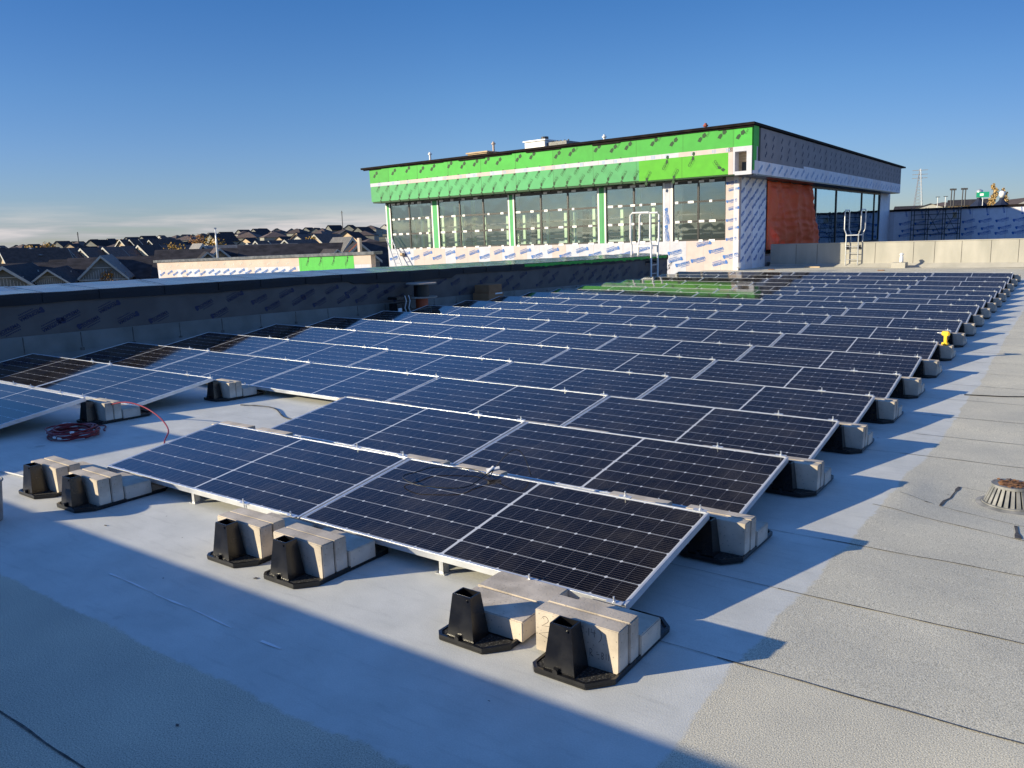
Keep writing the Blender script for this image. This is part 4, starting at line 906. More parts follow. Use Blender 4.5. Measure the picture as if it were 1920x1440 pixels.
# ------------------------------------------------------------ low wall and ladder at left
LM = FM @ T(-50, 1.2, 0)
t = thing('lower_parapet', 'lower sunlit parapet left of the hall with white, pink and green boards', 'parapet', LM)
tilt = Matrix.Identity(4)
def lw(a): return interp(a, [-3, 28], [.60, .93])
def sl(mb, a0, a1, y0, y1, f0, f1):      # box whose bottom/top follow functions of a
    vs = [(a, y, f(a)) for f in (f0, f1) for y in (y0, y1) for a in (a0, a1)]
    mb.add(vs, [(0, 2, 3, 1), (4, 5, 7, 6), (0, 1, 5, 4), (2, 6, 7, 3), (0, 4, 6, 2), (1, 3, 7, 5)])
b = MB(); sl(b, -3, 24.2, 0, .4, lambda a: -4, lambda a: lw(a) - .62); b.build('white_board', MT['wsheath'], t)
b = MB(); sl(b, -3, 16.6, -.01, .4, lambda a: lw(a) - .62, lambda a: lw(a)); sl(b, 22.5, 24.2, -.01, .4, lambda a: lw(a) - .62, lambda a: lw(a)); b.build('pink_board', MT['pink'], t)
b = MB(); sl(b, 16.6, 22.5, -.012, .4, lambda a: lw(a) - 1.2, lambda a: lw(a)); b.build('green_board', MT['green'], t)
b = MB(); sl(b, -3.4, 24.6, -.12, .7, lambda a: lw(a), lambda a: lw(a) + .2); sl(b, 24.6, 27.1, 1.5, 2.3, lambda a: lw(a), lambda a: lw(a) + .2); b.build('cap', MT['captop'], t)
b = MB(); sl(b, 24.2, 27.1, 1.7, 2.0, lambda a: -4, lambda a: lw(a)); b.build('recessed_wall', MT['sheath'], t)
mb = MB()
for i in range(18): soprema(mb, face_frame((-2.2 + i * 1.05, -.004 - .012, lw(i) - .95), (1, 0, 0), (0, 0, 1)) @ RZ(.35 + (math.pi if i % 2 else 0)), .7, False)
mb.build('blue_print', MT['print'], t)
mb = MB()
for i in range(16): leafmark(mb, face_frame((-2 + i * 1.15, -.016, lw(i) - .3 - .1 * (i % 2)), (1, 0, 0), (0, 0, 1)), .38)
mb.build('grey_print', MT['pink'] if False else MT['trim'], t)
mb = MB()
for i in range(4): cgc(mb, face_frame((17.5 + i * 1.4, -.018, .35), (1, 0, 0), (0, 0, 1)) @ RZ(.9), .34)
mb.build('board_print', MT['greenpr'], t)
low = MB().box(-62, -11.5, 8, 36, -4.0, -3.6).build('lower_roof', MT['flash']); tag(low, kind='structure')
t = thing('ladder', 'aluminium ladder leaning at the left end of the hall', 'ladder', FM)
p0, p1 = V((-20.5, -1.0, -1.5)), V((-22.62, -.35, 1.95)); dx = V((.42, .08, 0))
for q in (0, 1): b = MB(); b.tube([p0 + dx * q, p1 + dx * q], .035, 6); b.build('side_rail', MT['alu'], t)
for i in range(12):
    q = p0.lerp(p1, (i + .5) / 12); b = MB(); b.tube([q, q + dx], .018, 6); b.build('rung', MT['alu'], t)
t = thing('tool_bag', 'small tan bag hung at the foot of the hall left end', 'bag', FM); b = MB(); b.box(-21.7, -21.35, -.2, -.03, .78, .98); b.build('bag_body', MT['wood'], t, bevel=.04)
t = thing('post', 'pinkish post standing on the lower parapet', 'post', LM); b = MB(); b.box(22.9, 23.12, .05, .25, .95, 2.0); b.build('post_body', MT['pink'], t); b = MB(); b.tube([(22.9, .15, 1.7), (21.9, .15, 1.1)], .03, 6); b.build('brace', MT['redwall'], t)

# ------------------------------------------------------------ items by the left parapet
t = thing('cable_reel', 'upright wooden cable reel pair by the left parapet, black cable above and orange drum below', 'cable reel', T(-10.55, 10.75, gz(-10.5, 10.75) + .10))
b = MB(); b.lathe([(.001, .0), (.34, .0), (.34, .02), (.001, .02)], 28); b.lathe([(.001, .27), (.35, .27), (.35, .295), (.001, .295)], 28); b.lathe([(.001, .57), (.34, .57), (.34, .60), (.001, .60)], 28); b.build('flange', MT['reelwood'], t)
b = MB(); b.lathe([(.14, .02), (.14, .27)], 24); b.build('orange_winding', MT['orange'], t)
b = MB(); b.lathe([(.17, .295), (.17, .57)], 24); b.build('black_winding', MT['bcable'], t)
t = thing('hand_truck', 'dark hand truck with hanging cables left of the cable reel', 'hand truck', T(-10.62, 10.1, gz(-10.5, 10.1) + .04))
b = MB(); b.box(-.12, .12, -.22, .22, 0, .26); b.box(-.14, .14, -.24, .24, .34, .40); b.build('body', MT['plastic'], t, bevel=.01)
b = MB(); [b.tube([(.14, .02 + q * .12, .42), (.17, .03 + q * .12, .3), (.15, .0 + q * .12, .15), (.16, .05 + q * .12, .02)], .012, 6) for q in range(2)]; b.build('cable', MT['cord'], t)
b = MB(); b.box(.125, .15, -.2, -.1, .02, .16); b.build('label_plate', MT['white'], t)
t = thing('cardboard_box', 'brown cardboard box stack by the left parapet behind the fifth row', 'box', T(-10.62, 13.35, gz(-10.5, 13.3) + .06))
b = MB(); b.box(-.25, .25, -.32, .30, 0, .24); b.build('lower_carton', MT['card'], t, bevel=.008); b = MB(); b.box(-.22, .23, -.28, .26, .242, .44); b.build('upper_carton', MT['card'], t, bevel=.008); b = MB(); b.box(.2515, .253, -.05, .25, .2, .235); b.build('tape_strip', MT['tape'], t)

ARCPTS = [(-6.25, 1.0, .03), (-5.96, 1.05, .13), (-5.62, 1.05, .20), (-5.23, 1.0, .205), (-4.91, .95, .155), (-4.63, .85, .10), (-4.45, .70, .06), (-4.30, .62, .02), (-4.0, .6, .01)]
# red cable coil on the walkway and the arc across it
b = MB(); cx, cy = -5.62, .56
pts = []
for i in range(11 * 26):
    a = i / 26 * 2 * math.pi; r_ = .165 + .03 * math.sin(i * .13) + .012 * (i % 7) / 7; k_ = i / (11 * 26)
    pts.append((cx + r_ * math.cos(a) * 1.15, cy + r_ * math.sin(a) * 1.0, gz(cx, cy) + .008 + .075 * k_ + .010 * math.sin(a * 2 + i * .05)))
b.tube(pts, .0065, 6)
t = thing('cable_coil', 'coil of red cable lying on the shaded walkway', 'cable'); b.build('winding', MT['rcable'], t, smooth=True)
b = MB()
for i in range(9):
    b = MB(); a = random.uniform(0, 6.28); b.box(-.016, .016, -.008, .008, -.008, .008, T(cx + .195 * math.cos(a) * 1.15, cy + .195 * math.sin(a), gz(cx, cy) + random.uniform(.03, .085)) @ RZ(a + 1.57))
    b.build('tie', MT['white'], t)
b = MB()
KP = [V(p) for p in ARCPTS]; Cc = []
for i in range(len(KP) - 1):
    p0_, p1_, p2_, p3_ = KP[max(i - 1, 0)], KP[i], KP[i + 1], KP[min(i + 2, len(KP) - 1)]
    for q in range(6):
        u = q / 6; Cc.append(.5 * ((2 * p1_) + (p2_ - p0_) * u + (2 * p0_ - 5 * p1_ + 4 * p2_ - p3_) * u * u + (3 * p1_ - p0_ - 3 * p2_ + p3_) * u ** 3))
Cc.append(KP[-1])
b.tube(Cc, .006, 6); tag(b.build('red_cable', MT['rcable'], smooth=True), 'red cable arching from the coil to the nearest left panel', 'cable')
b = MB(); b.tube([(-5.85 + .035 * i, .86 + .05 * math.sin(i * .6), gz(-5.7, .9) + .012) for i in range(9)], .006, 6); tag(b.build('red_cable', MT['rcable'], smooth=True), 'short red cable lying at the ballast tray of the left group', 'cable')
b = MB(); b.tube([(-5.55, 2.22, gz(-5.5, 2.2) + .01)] + [(-5.4 + .1 * i, 2.28 + .07 * math.sin(i * .6) - .02 * i, gz(-5.4 + .1 * i, 2.2) + .01) for i in range(14)], .006, 6); tag(b.build('black_cable', MT['bcable'], smooth=True), 'black cable on the walkway by the left group second row', 'cable')
# black loop with connector on the nearest panel
M00 = panel_frame(0, 0)
b = MB()
loop = []
for i in range(33):
    u = i / 32; a = math.radians(15 + 330 * u)
    loop.append(M00 @ V((.46 + .24 * (math.cos(a)) + .02 * math.sin(5 * a), .72 + .15 * math.sin(a) - .10 * math.cos(a) * -1 * .6, .010 + .02 * math.sin(math.pi * u))))
cpt = M00 @ V((.68, PW - .02, .03))
loop = [cpt] + loop[1:-1] + [cpt + V((.01, 0, .01))]
b.tube(loop, .0034, 6)
up_ = [cpt]
for i in range(1, 15):
    u = i / 14; up_.append(cpt + V((.20 * u, .05 * math.sin(math.pi * u) + .10 * u, .13 * math.sin(math.pi * u) - .03 * u)))
b.tube(up_, .0028, 6)
t = thing('cable_lead', 'black cable loop with a pale connector lying on the nearest right panel', 'cable'); b.build('cable', MT['bcable'], t, smooth=True)
b = MB(); b.tube([cpt + V((-.03, -.03, .0)), cpt + V((.03, .02, .012))], .012, 8); b.tube([cpt + V((-.01, -.05, -.01)), cpt + V((.0, .0, .02))], .009, 8); b.build('connector', MT['tape'], t)
b = MB(); b.tube([(-5.2, -.35, .01), (-4.7, -.3, .012), (-4.3, -.28, .01)], .006, 6); tag(b.build('white_cord', MT['cord']), 'white cord lying by the leftmost front ballast tray', 'cord')
b = MB(); b.tube([(.55, 6.75, gz(.55, 6.75) + .006), (.9, 6.82, gz(.9, 6.8) + .006), (1.3, 7.0, gz(1.3, 7) + .006), (2, 7.05, gz(2, 7) + .006)], .006, 6); tag(b.build('black_cable', MT['bcable']), 'thin dark cable on the sunlit roof at the right edge', 'cable')
t = thing('bucket', 'grey bucket at the far left edge beside the leftmost tray', 'bucket', T(-3.82, -.86, 0)); b = MB(); b.lathe([(.09, .002), (.095, .01), (.115, .24), (.12, .245)], 20); b.build('bucket_body', MT['cast'], t); b = MB(); b.tube([(.118 * math.cos(a), .118 * math.sin(a), .245) for a in [i * .3 for i in range(21)]], .006, 6, closed=True); b.build('bucket_rim', MT['cast'], t)

# yellow cordless driver standing on a block
ky = 7 * P
t = thing('cordless_driver', 'yellow cordless driver standing on the right end block of the sixth tray back', 'power tool', T(0.07, ky - .30, gz(0, ky) + .187) @ RZ(2.7) @ Matrix.Scale(.82, 4))
b = MB(); b.box(-.045, .055, -.032, .032, .0, .045); b.build('battery', MT['yellow'], t, bevel=.008)
b = MB(); b.frus(0, 0, .045, .16, .024, .018, .028, .020); b.build('handle', MT['yellow'], t, bevel=.004)
b = MB(); b.box(-.05, -.024, -.012, .012, .10, .15); b.build('trigger', MT['plastic'], t)
b = MB(); b.box(-.06, .07, -.03, .03, .155, .225); b.build('motor_housing', MT['yellow'], t, bevel=.014)
b = MB(); b.tube([(.07, 0, .19), (.10, 0, .19), (.115, 0, .19)], .022, 12, r2=.014); b.tube([(.115, 0, .19), (.15, 0, .19)], .008, 8); b.build('chuck', MT['galv'], t)

# ------------------------------------------------------------ terrain and town
C2 = V((CAM.x, CAM.y, 0))
def hz(x, y):      # height of the level plane through the lens, in roof coordinates
    return CAM.z + (0.00855 * (x - CAM.x) + 0.00867 * (y - CAM.y))
def gh(x, y):
    dx, dy = x - CAM.x, y - CAM.y; D = math.hypot(dx, dy); az = math.atan2(dx, dy)     # 0 = +y, negative to the left
    zl = interp(D, [0, 90, 140, 200, 300, 450, 650, 900, 1300, 6000], [-10, -10, -9.4, -8.2, -5.2, -.8, 3.8, 9.0, 13, 14])
    zl -= min(D, 900) / 650 * 6.5 * min(max((-az - .90) / .30, 0), 1.2)
    zr = interp(D, [0, 110, 170, 260, 400, 700, 1300, 6000], [-10, -9, -3.0, 1.0, 4.2, 9, 14, 15])
    k = min(max((az + .35) / .25, 0), 1)
    return hz(x, y) + zl * (1 - k) + zr * k - 1.0 + .5 * noise.noise(V((x * .01, y * .01, 0)))
rad = [30, 60, 90, 120, 150, 190, 240, 300, 380, 470, 580, 700, 850, 1000, 1300, 1800, 2600, 4000, 6000]
mb = MB(); na = 96; vs = []; 
for r_ in rad:
    for i in range(na):
        a = 2 * math.pi * i / na; x = CAM.x + r_ * math.sin(a); y = CAM.y + r_ * math.cos(a); vs.append((x, y, gh(x, y)))
vs.append((CAM.x, CAM.y, gh(CAM.x, CAM.y)))
fs = [(j * na + i, (j + 1) * na + i, (j + 1) * na + (i + 1) % na, j * na + (i + 1) % na) for j in range(len(rad) - 1) for i in range(na)] + [(len(vs) - 1, i, (i + 1) % na) for i in range(na)]
mb.add(vs, fs); gnd = mb.build('terrain', MT['grass'], smooth=True); tag(gnd, kind='structure')
def at(u, D):
    """ground point seen in pixel column u of the photograph at distance D"""
    d = F + RT * ((u - 960) / 1491.07); d.z = 0; d.normalize(); return CAM.x + d.x * D, CAM.y + d.y * D
def house_mesh(kind, wall, roofm, w=9, dp=11, h=5.4, rh=3.0, dorm=True, detail=1):
    """ridge along local y, gable facing -y and +y"""
    t = thing('house', 'x', 'house'); hw = w / 2
    b = MB(); b.box(-hw, hw, -dp / 2, dp / 2, -3, h)
    if kind == 'gable':
        for s_ in (-1, 1):
            y = s_ * dp / 2; b.add([(-hw, y, h), (hw, y, h), (0, y, h + rh)], [(0, 1, 2)])
    b.build('wall', wall, t)
    b = MB(); ov = .5; th = .22
    if kind == 'gable':
        k = rh / hw
        for s_ in (-1, 1):
            x1 = s_ * (hw + ov); z1 = h - ov * k
            vs = [(0, -dp / 2 - ov, h + rh), (x1, -dp / 2 - ov, z1), (x1, dp / 2 + ov, z1), (0, dp / 2 + ov, h + rh)]
            vs += [(x, y, z + th) for x, y, z in vs]; b.add(vs, [(0, 1, 2, 3), (7, 6, 5, 4), (0, 4, 5, 1), (1, 5, 6, 2), (2, 6, 7, 3)])
    else:
        r0 = max(0, dp / 2 - hw) ; o_ = .5
        vs = [(-hw - o_, -dp / 2 - o_, h), (hw + o_, -dp / 2 - o_, h), (hw + o_, dp / 2 + o_, h), (-hw - o_, dp / 2 + o_, h), (0, -r0, h + rh), (0, r0, h + rh)]
        b.add(vs, [(0, 1, 4), (1, 2, 5, 4), (2, 3, 5), (3, 0, 4, 5), (3, 2, 1, 0)])
    ro = b.build('roof', roofm, t)
    if detail and kind == 'gable':
        k = rh / hw
        for y in (-dp / 2 - ov - .06, dp / 2 + ov + .001):
            pf = [(-(hw + ov), h - ov * k - .3), (0, h + rh - .3), (hw + ov, h - ov * k - .3), (hw + ov, h - ov * k + th), (0, h + rh + th), (-(hw + ov), h - ov * k + th)]
            vs = [(x, y, z) for x, z in pf] + [(x, y + .06, z) for x, z in pf]
            MB().add(vs, [(0, 1, 4, 5), (1, 2, 3, 4), (11, 10, 7, 6), (10, 9, 8, 7), (0, 6, 7, 1), (1, 7, 8, 2), (5, 4, 10, 11), (4, 3, 9, 10)]).build('gable_trim', MT['trim'], t)
    if detail:
        for s_ in (-1, 1):
            for x, z in ((-hw * .5, 1.0), (hw * .5, 1.0), (-hw * .5, 3.7), (hw * .5, 3.7)):
                b = MB(); y = s_ * (dp / 2 + .03); b.box(x - .55, x + .55, min(y, y - s_ * .06), max(y, y - s_ * .06), z - .65, z + .65); b.build('window', MT['hglass'], t)
    if detail > 1:
        for s_ in (-1, 1):
            b = MB(); n = 16
            for i in range(n):
                x = -hw * .82 + i * hw * 1.64 / (n - 1); zt = h + rh * (1 - abs(x) / hw) * .45
                y = s_ * (dp / 2 + .04); b.box(x - .05, x + .05, min(y, y - s_ * .05), max(y, y - s_ * .05), h - .2, max(h - .1, zt))
            y = s_ * (dp / 2 + .06); b.box(-hw * .62, hw * .62, y - .03, y + .03, h + rh * .46, h + rh * .46 + .15); b.box(-hw, hw, y - .03, y + .03, h - .5, h - .2)
            b.build('batten_siding', MT['trim'], t)
    if dorm and kind == 'gable':
        b = MB()
        for s_ in (1,):
            b.tube([(hw * .5, dp * .2, h + rh * .3), (hw * .5, dp * .2, h + rh * .5 + .6)], .12, 6)
        b.build('roof_vent', MT['trim'], ro)
    return t
protos = {}
def house(key, x, y, yaw, label, group=None, scale=(1, 1, 1), apex=None):
    kk = KINDS[key]
    zb = gh(x, y) - .2 if apex is None else apex - (kk[5] + kk[6]) * scale[2]
    M = T(x, y, zb) @ RZ(yaw) @ Matrix.Diagonal((*scale, 1))
    if apex is not None and key != 'dark': M = M @ T(0, kk[4] / 2, 0)
    if key not in protos:
        o = house_mesh(*KINDS[key]); protos[key] = o; o.matrix_basis = M; tag(o, label, 'house', group)
    else:
        o = copy_tree(protos[key], M, label)
        if group: o['group'] = group
        elif 'group' in o: del o['group']
    return o
sh, s2_, s3_ = MT['shingle'], MT['shingle2'], MT['shingle3']
KINDS = {'near': ('gable', MT['greysid'], sh, 9, 14, 5.0, 3.3, True, 2), 'nearlight': ('gable', MT['greysid'], s3_, 10, 13, 5.2, 4.2, True, 2),
         'hip': ('hip', MT['greysid'], s3_, 11, 11, 6.0, 2.2, False, 1), 'beige': ('gable', MT['beige'], s2_, 8, 11, 5.4, 3.0, False, 1),
         'sand': ('gable', MT['sand'], s2_, 8.5, 12, 5.4, 3.2, False, 1), 'dark': ('gable', MT['greysid'], sh, 9, 13, 5.6, 3.2, False, 0),
         'farhip': ('hip', MT['greysid'], s2_, 11, 12, 5.8, 2.6, False, 0), 'farb': ('gable', MT['beige'], sh, 9, 11, 5.6, 2.8, False, 0),
         'farw': ('gable', MT['trim'], s2_, 9, 12, 5.6, 2.8, False, 0), 'farg': ('hip', MT['sand'], s2_, 10, 12, 5.6, 2.6, False, 0)}
def zpix(u, v, D):
    """height at distance D seen at pixel (u, v)"""
    d = F + RT * ((u - 960) / 1491.07) - UP * ((v - 720) / 1491.07); return CAM.z + d.z * D / math.hypot(d.x, d.y)
HOU = [  # near houses: key, u, v of ridge, D, yaw (deg), scale, label
    ('near', 37, 500, 97, 58, (.60, 1.3, .62), 'near grey house with the largest battened gable at the far left edge'),
    ('near', 118, 505, 97, 58, (.40, 1.2, .42), 'near grey house with small battened gable second from the left'),
    ('nearlight', 217, 480, 104, 56, (.50, .9, .58), 'near house with pale roof slope and battened gable beside the lower parapet'),
    ('dark', 20, 501, 120, -36, (1.2, 1.6, .8), 'dark roofed house behind the leftmost gable'),
    ('dark', 140, 493, 116, -34, (1.1, 1.7, .9), 'long dark roofed house behind the second gable from the left'),
    ('dark', 262, 485, 118, -40, (1, 1.3, .9), 'dark roofed house behind the left end of the lower parapet'),
    ('dark', 330, 481, 116, -36, (1, 1.6, .9), 'long dark roofed house above the left half of the lower parapet'),
    ('near', 412, 473, 100, 58, (.36, .8, .42), 'small grey gable right in front of the pale roof beside the street lamp'),
    ('nearlight', 404, 458, 112, 62, (.5, .9, .8), 'house with pale roof slope left of the street lamp'),
    ('beige', 434, 466, 104, 60, (.5, 1.0, .6), 'small gable with pale trim just right of the street lamp'),
    ('dark', 466, 467, 110, -40, (1.0, 1.4, .9), 'broad dark roofed house right of the street lamp'),
    ('sand', 529, 463, 112, 15, (.36, 1.0, .5), 'small tan gabled house above the lower parapet'),
    ('dark', 505, 475, 116, -36, (.8, 1.2, .8), 'low dark roofed house left of the small tan gable'),
    ('nearlight', 570, 458, 118, 150, (.9, .9, .8), 'grey roofed house above the green board'),
    ('dark', 622, 458, 108, -36, (1.0, 1.5, .9), 'large dark roofed house right above the green board end'),
    ('near', 648, 468, 98, 58, (.36, .8, .42), 'small grey gable left of the pinkish post'),
    ('nearlight', 676, 446, 106, 60, (.55, .8, .9), 'house with pale roof slope next to the aluminium ladder'),
    ('near', 690, 456, 98, 52, (.5, 1.0, .6), 'battened grey gable next to the aluminium ladder'),
    ('hip', 72, 463, 150, 40, (.55, .55, .6), 'grey two storey hip roofed house standing alone at the left'),
    ('beige', 6, 474, 150, 4, (.5, .9, .7), 'beige sunlit townhouse cut by the left edge'),
    ('beige', 24, 467, 150, 4, (.5, .9, .75), 'beige sunlit townhouse left of the grey hip roofed house'),
    ('beige', 38, 469, 147, 4, (.4, .9, .72), 'narrow beige sunlit gable touching the grey hip roofed house'),
    ('beige', 138, 466, 165, 6, (.75, .38, .7), 'beige sunlit gable first in the middle row'),
    ('beige', 161, 466, 166, 3, (.75, .38, .7), 'beige sunlit gable second in the middle row'),
    ('beige', 183, 466, 165, 5, (.75, .38, .7), 'beige sunlit gable third in the middle row'),
    ('beige', 205, 470, 166, 8, (.75, .38, .7), 'low beige gable fourth in the middle row'),
    ('beige', 224, 464, 166, 4, (.75, .38, .7), 'beige sunlit gable fifth in the middle row'),
    ('beige', 256, 462, 168, 4, (.75, .38, .7), 'beige sunlit gable sixth in the middle row'),
    ('beige', 288, 460, 168, 4, (.75, .38, .7), 'beige sunlit gable seventh in the middle row'),
    ('sand', 316, 461, 170, 6, (.5, .8, .5), 'sand coloured gable at the right end of the middle row'),
    ('beige', 257, 449, 225, 6, (.55, .8, .6), 'sunlit beige gable first in the row behind'),
    ('beige', 275, 449, 225, 4, (.55, .8, .6), 'sunlit beige gable second in the row behind'),
    ('beige', 292, 449, 226, 5, (.55, .8, .6), 'sunlit beige gable third in the row behind'),
    ('beige', 310, 450, 225, 7, (.55, .8, .6), 'sunlit beige gable fourth in the row behind'),
    ('beige', 503, 452, 170, 10, (.5, .8, .6), 'sunlit beige gable above the middle of the town, left one'),
    ('beige', 527, 452, 172, 8, (.5, .8, .55), 'sunlit beige gable above the middle of the town, middle one'),
    ('beige', 556, 450, 170, 10, (.6, .8, .6), 'sunlit beige gable above the middle of the town, right one'),
    ('farw', 576, 440, 230, 8, (.8, .9, .8), 'pale gabled house left of the yellow green tree'),
    ('beige', 610, 440, 228, 8, (.7, .9, .8), 'yellowish gabled house right of the yellow green tree'),
]
for key, u, v, D, yaw, sc, lb in HOU:
    x, y = at(u, D); house(key, x, y, math.radians(yaw), lb, None, sc, zpix(u, v, D))
layers = [(215, 12, [(-30, 700)], ['beige', 'sand', 'beige', 'dark'], 'gabled house with dark roof behind the beige townhouses', 'houses behind the townhouses'),
          (270, 13, [(-30, 730)], ['beige', 'beige', 'farhip', 'sand', 'farw'], 'small house on the lower slope of the left hillside', 'houses on the lower hillside'),
          (335, 13.5, [(-30, 730)], ['farb', 'farb', 'farhip', 'farw', 'farg', 'dark'], 'small house halfway up the left hillside', 'houses halfway up the hillside'),
          (420, 14, [(-30, 730)], ['farb', 'dark', 'farhip', 'farhip'], 'tiny dark roofed house on the upper left hillside', 'houses on the upper hillside'),
          (520, 15, [(-30, 740)], ['dark', 'farhip', 'farw', 'farhip', 'farb'], 'tiny dark roofed house near the top of the left hillside', 'houses near the hilltop'),
          (640, 16, [(-30, 740)], ['farhip', 'dark', 'farhip', 'farg'], 'tiny house along the skyline on the left', 'houses on the skyline'),
          (780, 17, [(-30, 740)], ['farhip', 'dark', 'farw'], 'tiny roof peeking over the skyline on the left', 'roofs peeking over the skyline')]
for D, sp_, ranges, ks, lb, gr in layers:
    for u0, u1 in ranges:
        u = u0 + random.uniform(0, 10)
        while u < u1:
            key0 = D < 240; x, y = at(u, D + random.uniform(-8, 8)); yaw = math.radians(random.choice([2, 6, 12, 20] if key0 else [2, 8, 14, 25, 60]) + random.uniform(-8, 8))
            key = random.choice(ks); s_ = random.uniform(.9, 1.15)
            w_ = {'farhip': 'hip roofed ', 'dark': 'grey walled ', 'beige': 'beige ', 'sand': 'sand coloured ', 'farb': 'beige walled ', 'farw': 'pale walled brown roofed ', 'farg': 'brown hip roofed '}[key]
            lab2 = (w_ + lb).replace('dark roofed tiny dark roofed', 'tiny dark roofed').replace('beige beige', 'beige')
            house(key, x, y, yaw, lab2, gr, (s_, random.uniform(.45, .7) if key in ('beige', 'sand', 'farb', 'farw') else random.uniform(.8, 1.1), random.uniform(.92, 1.12)))
            u += sp_ * 1491 / D * random.uniform(.75, 1.1)
# trees: trunk, limbs and many leaf faces in clumps
def tree_proto(leaf, h, cr, slim=False, n=900, seed=1):
    rnd = random.Random(seed); t = thing('tree', 'x', 'tree')
    b = MB(); b.tube([(0, 0, -1), (.05, 0, h * .3), (.0, .05, h * .62)], h * .028, 8, r2=h * .012)
    cl = []
    for i in range(11):
        a = rnd.uniform(0, 6.28); z = h * (rnd.uniform(.25, .95) if slim else rnd.uniform(.38, .9)); rr = cr * rnd.uniform(.25, .85) * (1 - (z / h) ** 3 * (.8 if slim else .5))
        c = V((rr * math.cos(a), rr * math.sin(a), z)) if not slim else V((rr * .6 * math.cos(a), rr * .6 * math.sin(a), h * (.12 + .08 * i))); cl.append((c, cr * rnd.uniform(.3, .55) * (.6 if slim else 1)))
        b.tube([(0, 0, z * .6), c * .6 + V((0, 0, z * .35)), c], h * .010, 5, r2=h * .003)
    b.build('trunk', MT['bark'], t)
    b = MB()
    for i in range(n):
        c, r_ = rnd.choice(cl); d_ = V((rnd.gauss(0, 1), rnd.gauss(0, 1), rnd.gauss(0, 1))); d_.normalize(); p = c + d_ * r_ * rnd.random() ** .5
        if slim: p.z += rnd.uniform(-.5, .5) * r_ * 2
        q = V((rnd.gauss(0, 1), rnd.gauss(0, 1), rnd.gauss(0, 1))).normalized(); e = q.orthogonal().normalized(); g = q.cross(e); s_ = h * .022 * rnd.uniform(.6, 1.4)
        b.add([p - e * s_, p - g * s_ * .6, p + e * s_, p + g * s_ * .6], [(0, 1, 2, 3)])
    b.build('crown', leaf, t); return t
TP = {}
TREES = [('leafy', 84, 190, 8, 'yellow autumn tree left of the centre of the far town'), ('leafy', 115, 182, 9, 'tall yellow tree between hillside houses at the left'), ('leafo', 238, 104, 5, 'small orange tree beside the left end of the lower parapet'),
         ('leafy', 350, 160, 8, 'yellow tree left of the street lamp'), ('leafg', 162, 178, 6, 'green tree among the beige townhouses'), ('leafy', 264, 260, 9, 'yellow tree beyond the beige townhouses'), ('leafo', 411, 175, 7, 'rust coloured tree behind the street lamp'),
         ('leafy', 430, 195, 9, 'yellow tree right behind the street lamp'), ('leafy', 608, 190, 8, 'yellow green tree above the green board'), ('leafo', 312, 190, 6, 'orange brown tree in the middle of the town'),
         ('leafg', 40, 172, 4, 'low green shrub in front of the beige townhouses'), ('leafg', 105, 135, 4, 'dark green shrub behind the grey gables'), ('leafo', 14, 330, 9, 'bare brown tree on the skyline at far left'),
         ('leafo', 395, 300, 9, 'brown tree high on the hillside')]
TV = [456, 451, 499, 452, 467, 446, 449, 441, 439, 461, 488, 500, 443, 434]
for (k, u, D, h, lb), tv in zip(TREES, TV):
    if k not in TP: TP[k] = tree_proto(MT[k], 8, 2.6, False, 900, len(TP) + 3); TP[k]['used'] = 0
    x, y = at(u, D); M = T(x, y, max(gh(x, y) - 4, zpix(u, tv, D) - h)) @ RZ(random.uniform(0, 6)) @ Matrix.Scale(h / 8, 4)
    if TP[k]['used'] == 0: TP[k].matrix_basis = M; TP[k]['label'] = lb; TP[k]['used'] = 1
    else: copy_tree(TP[k], M, lb)
pop = None
for i, (u, D, h) in enumerate(((1826, 150, 9.6), (1832, 152, 8.6), (1836, 149, 11.4), (1858, 150, 10.5), (1788, 150, 5.4))):
    x, y = at(u, D); M = T(x, y, gh(x, y)) @ RZ(i) @ Matrix.Diagonal((h / 11, h / 11, h / 9, 1))
    lb = ['short dry poplar left of the green sign building gap', 'middle dry golden poplar of the right group', 'tallest dry poplar between the two dark domed roofs', 'dry poplar right of the white globe', 'small bare tree left of the first dark domed roof'][i]
    if pop is None: pop = tree_proto(MT['leafd'], 9, 1.3, True, 700, 9); pop.matrix_basis = M; pop['label'] = lb
    else: copy_tree(pop, M, lb)
for o in TP.values():
    if 'used' in o: del o['used']
for o in COL.objects:
    if 'used' in o: del o['used']

# street lamp beyond the lower parapet
def lz(D, dv): return D * dv / 1491.07
x, y = at(430, 80); g_ = gh(x, y); top = hz(x, y) + lz(80, 31)
t = thing('street_lamp', 'tall pale street lamp with curved arm rising above the town', 'street lamp', T(x, y, 0))
Rl = RZ(-.62)
b = MB(); b.tube([Rl @ V(p) for p in ((0, 0, g_), (0, 0, top - 1.6), (-.04, 0, top - 1.1), (-.16, 0, top - .6), (-.38, 0, top - .2), (-.62, 0, top))], .10, 8, r2=.04); b.build('pole', MT['galv'], t)
b = MB(); b.box(-.95, -.55, -.12, .12, top - .06, top + .06, Rl); b.build('lamp_head', MT['galv'], t, bevel=.03)
for u, D, h, lb in ((180, 600, 7, 'thin mast on the left skyline'), (661, 600, 12, 'lattice mast on the skyline left of the hall')):
    x, y = at(u, D); z = gh(x, y); t = thing('mast', lb, 'mast', T(x, y, z)); b = MB(); b.tube([(0, 0, 0), (0, 0, 8 + h)], .3, 5); b.build('pole', MT['steel'], t); b = MB(); b.box(-1.2, 1.2, -.1, .1, 6.5 + h, 6.8 + h); b.build('crossarm', MT['steel'], t)
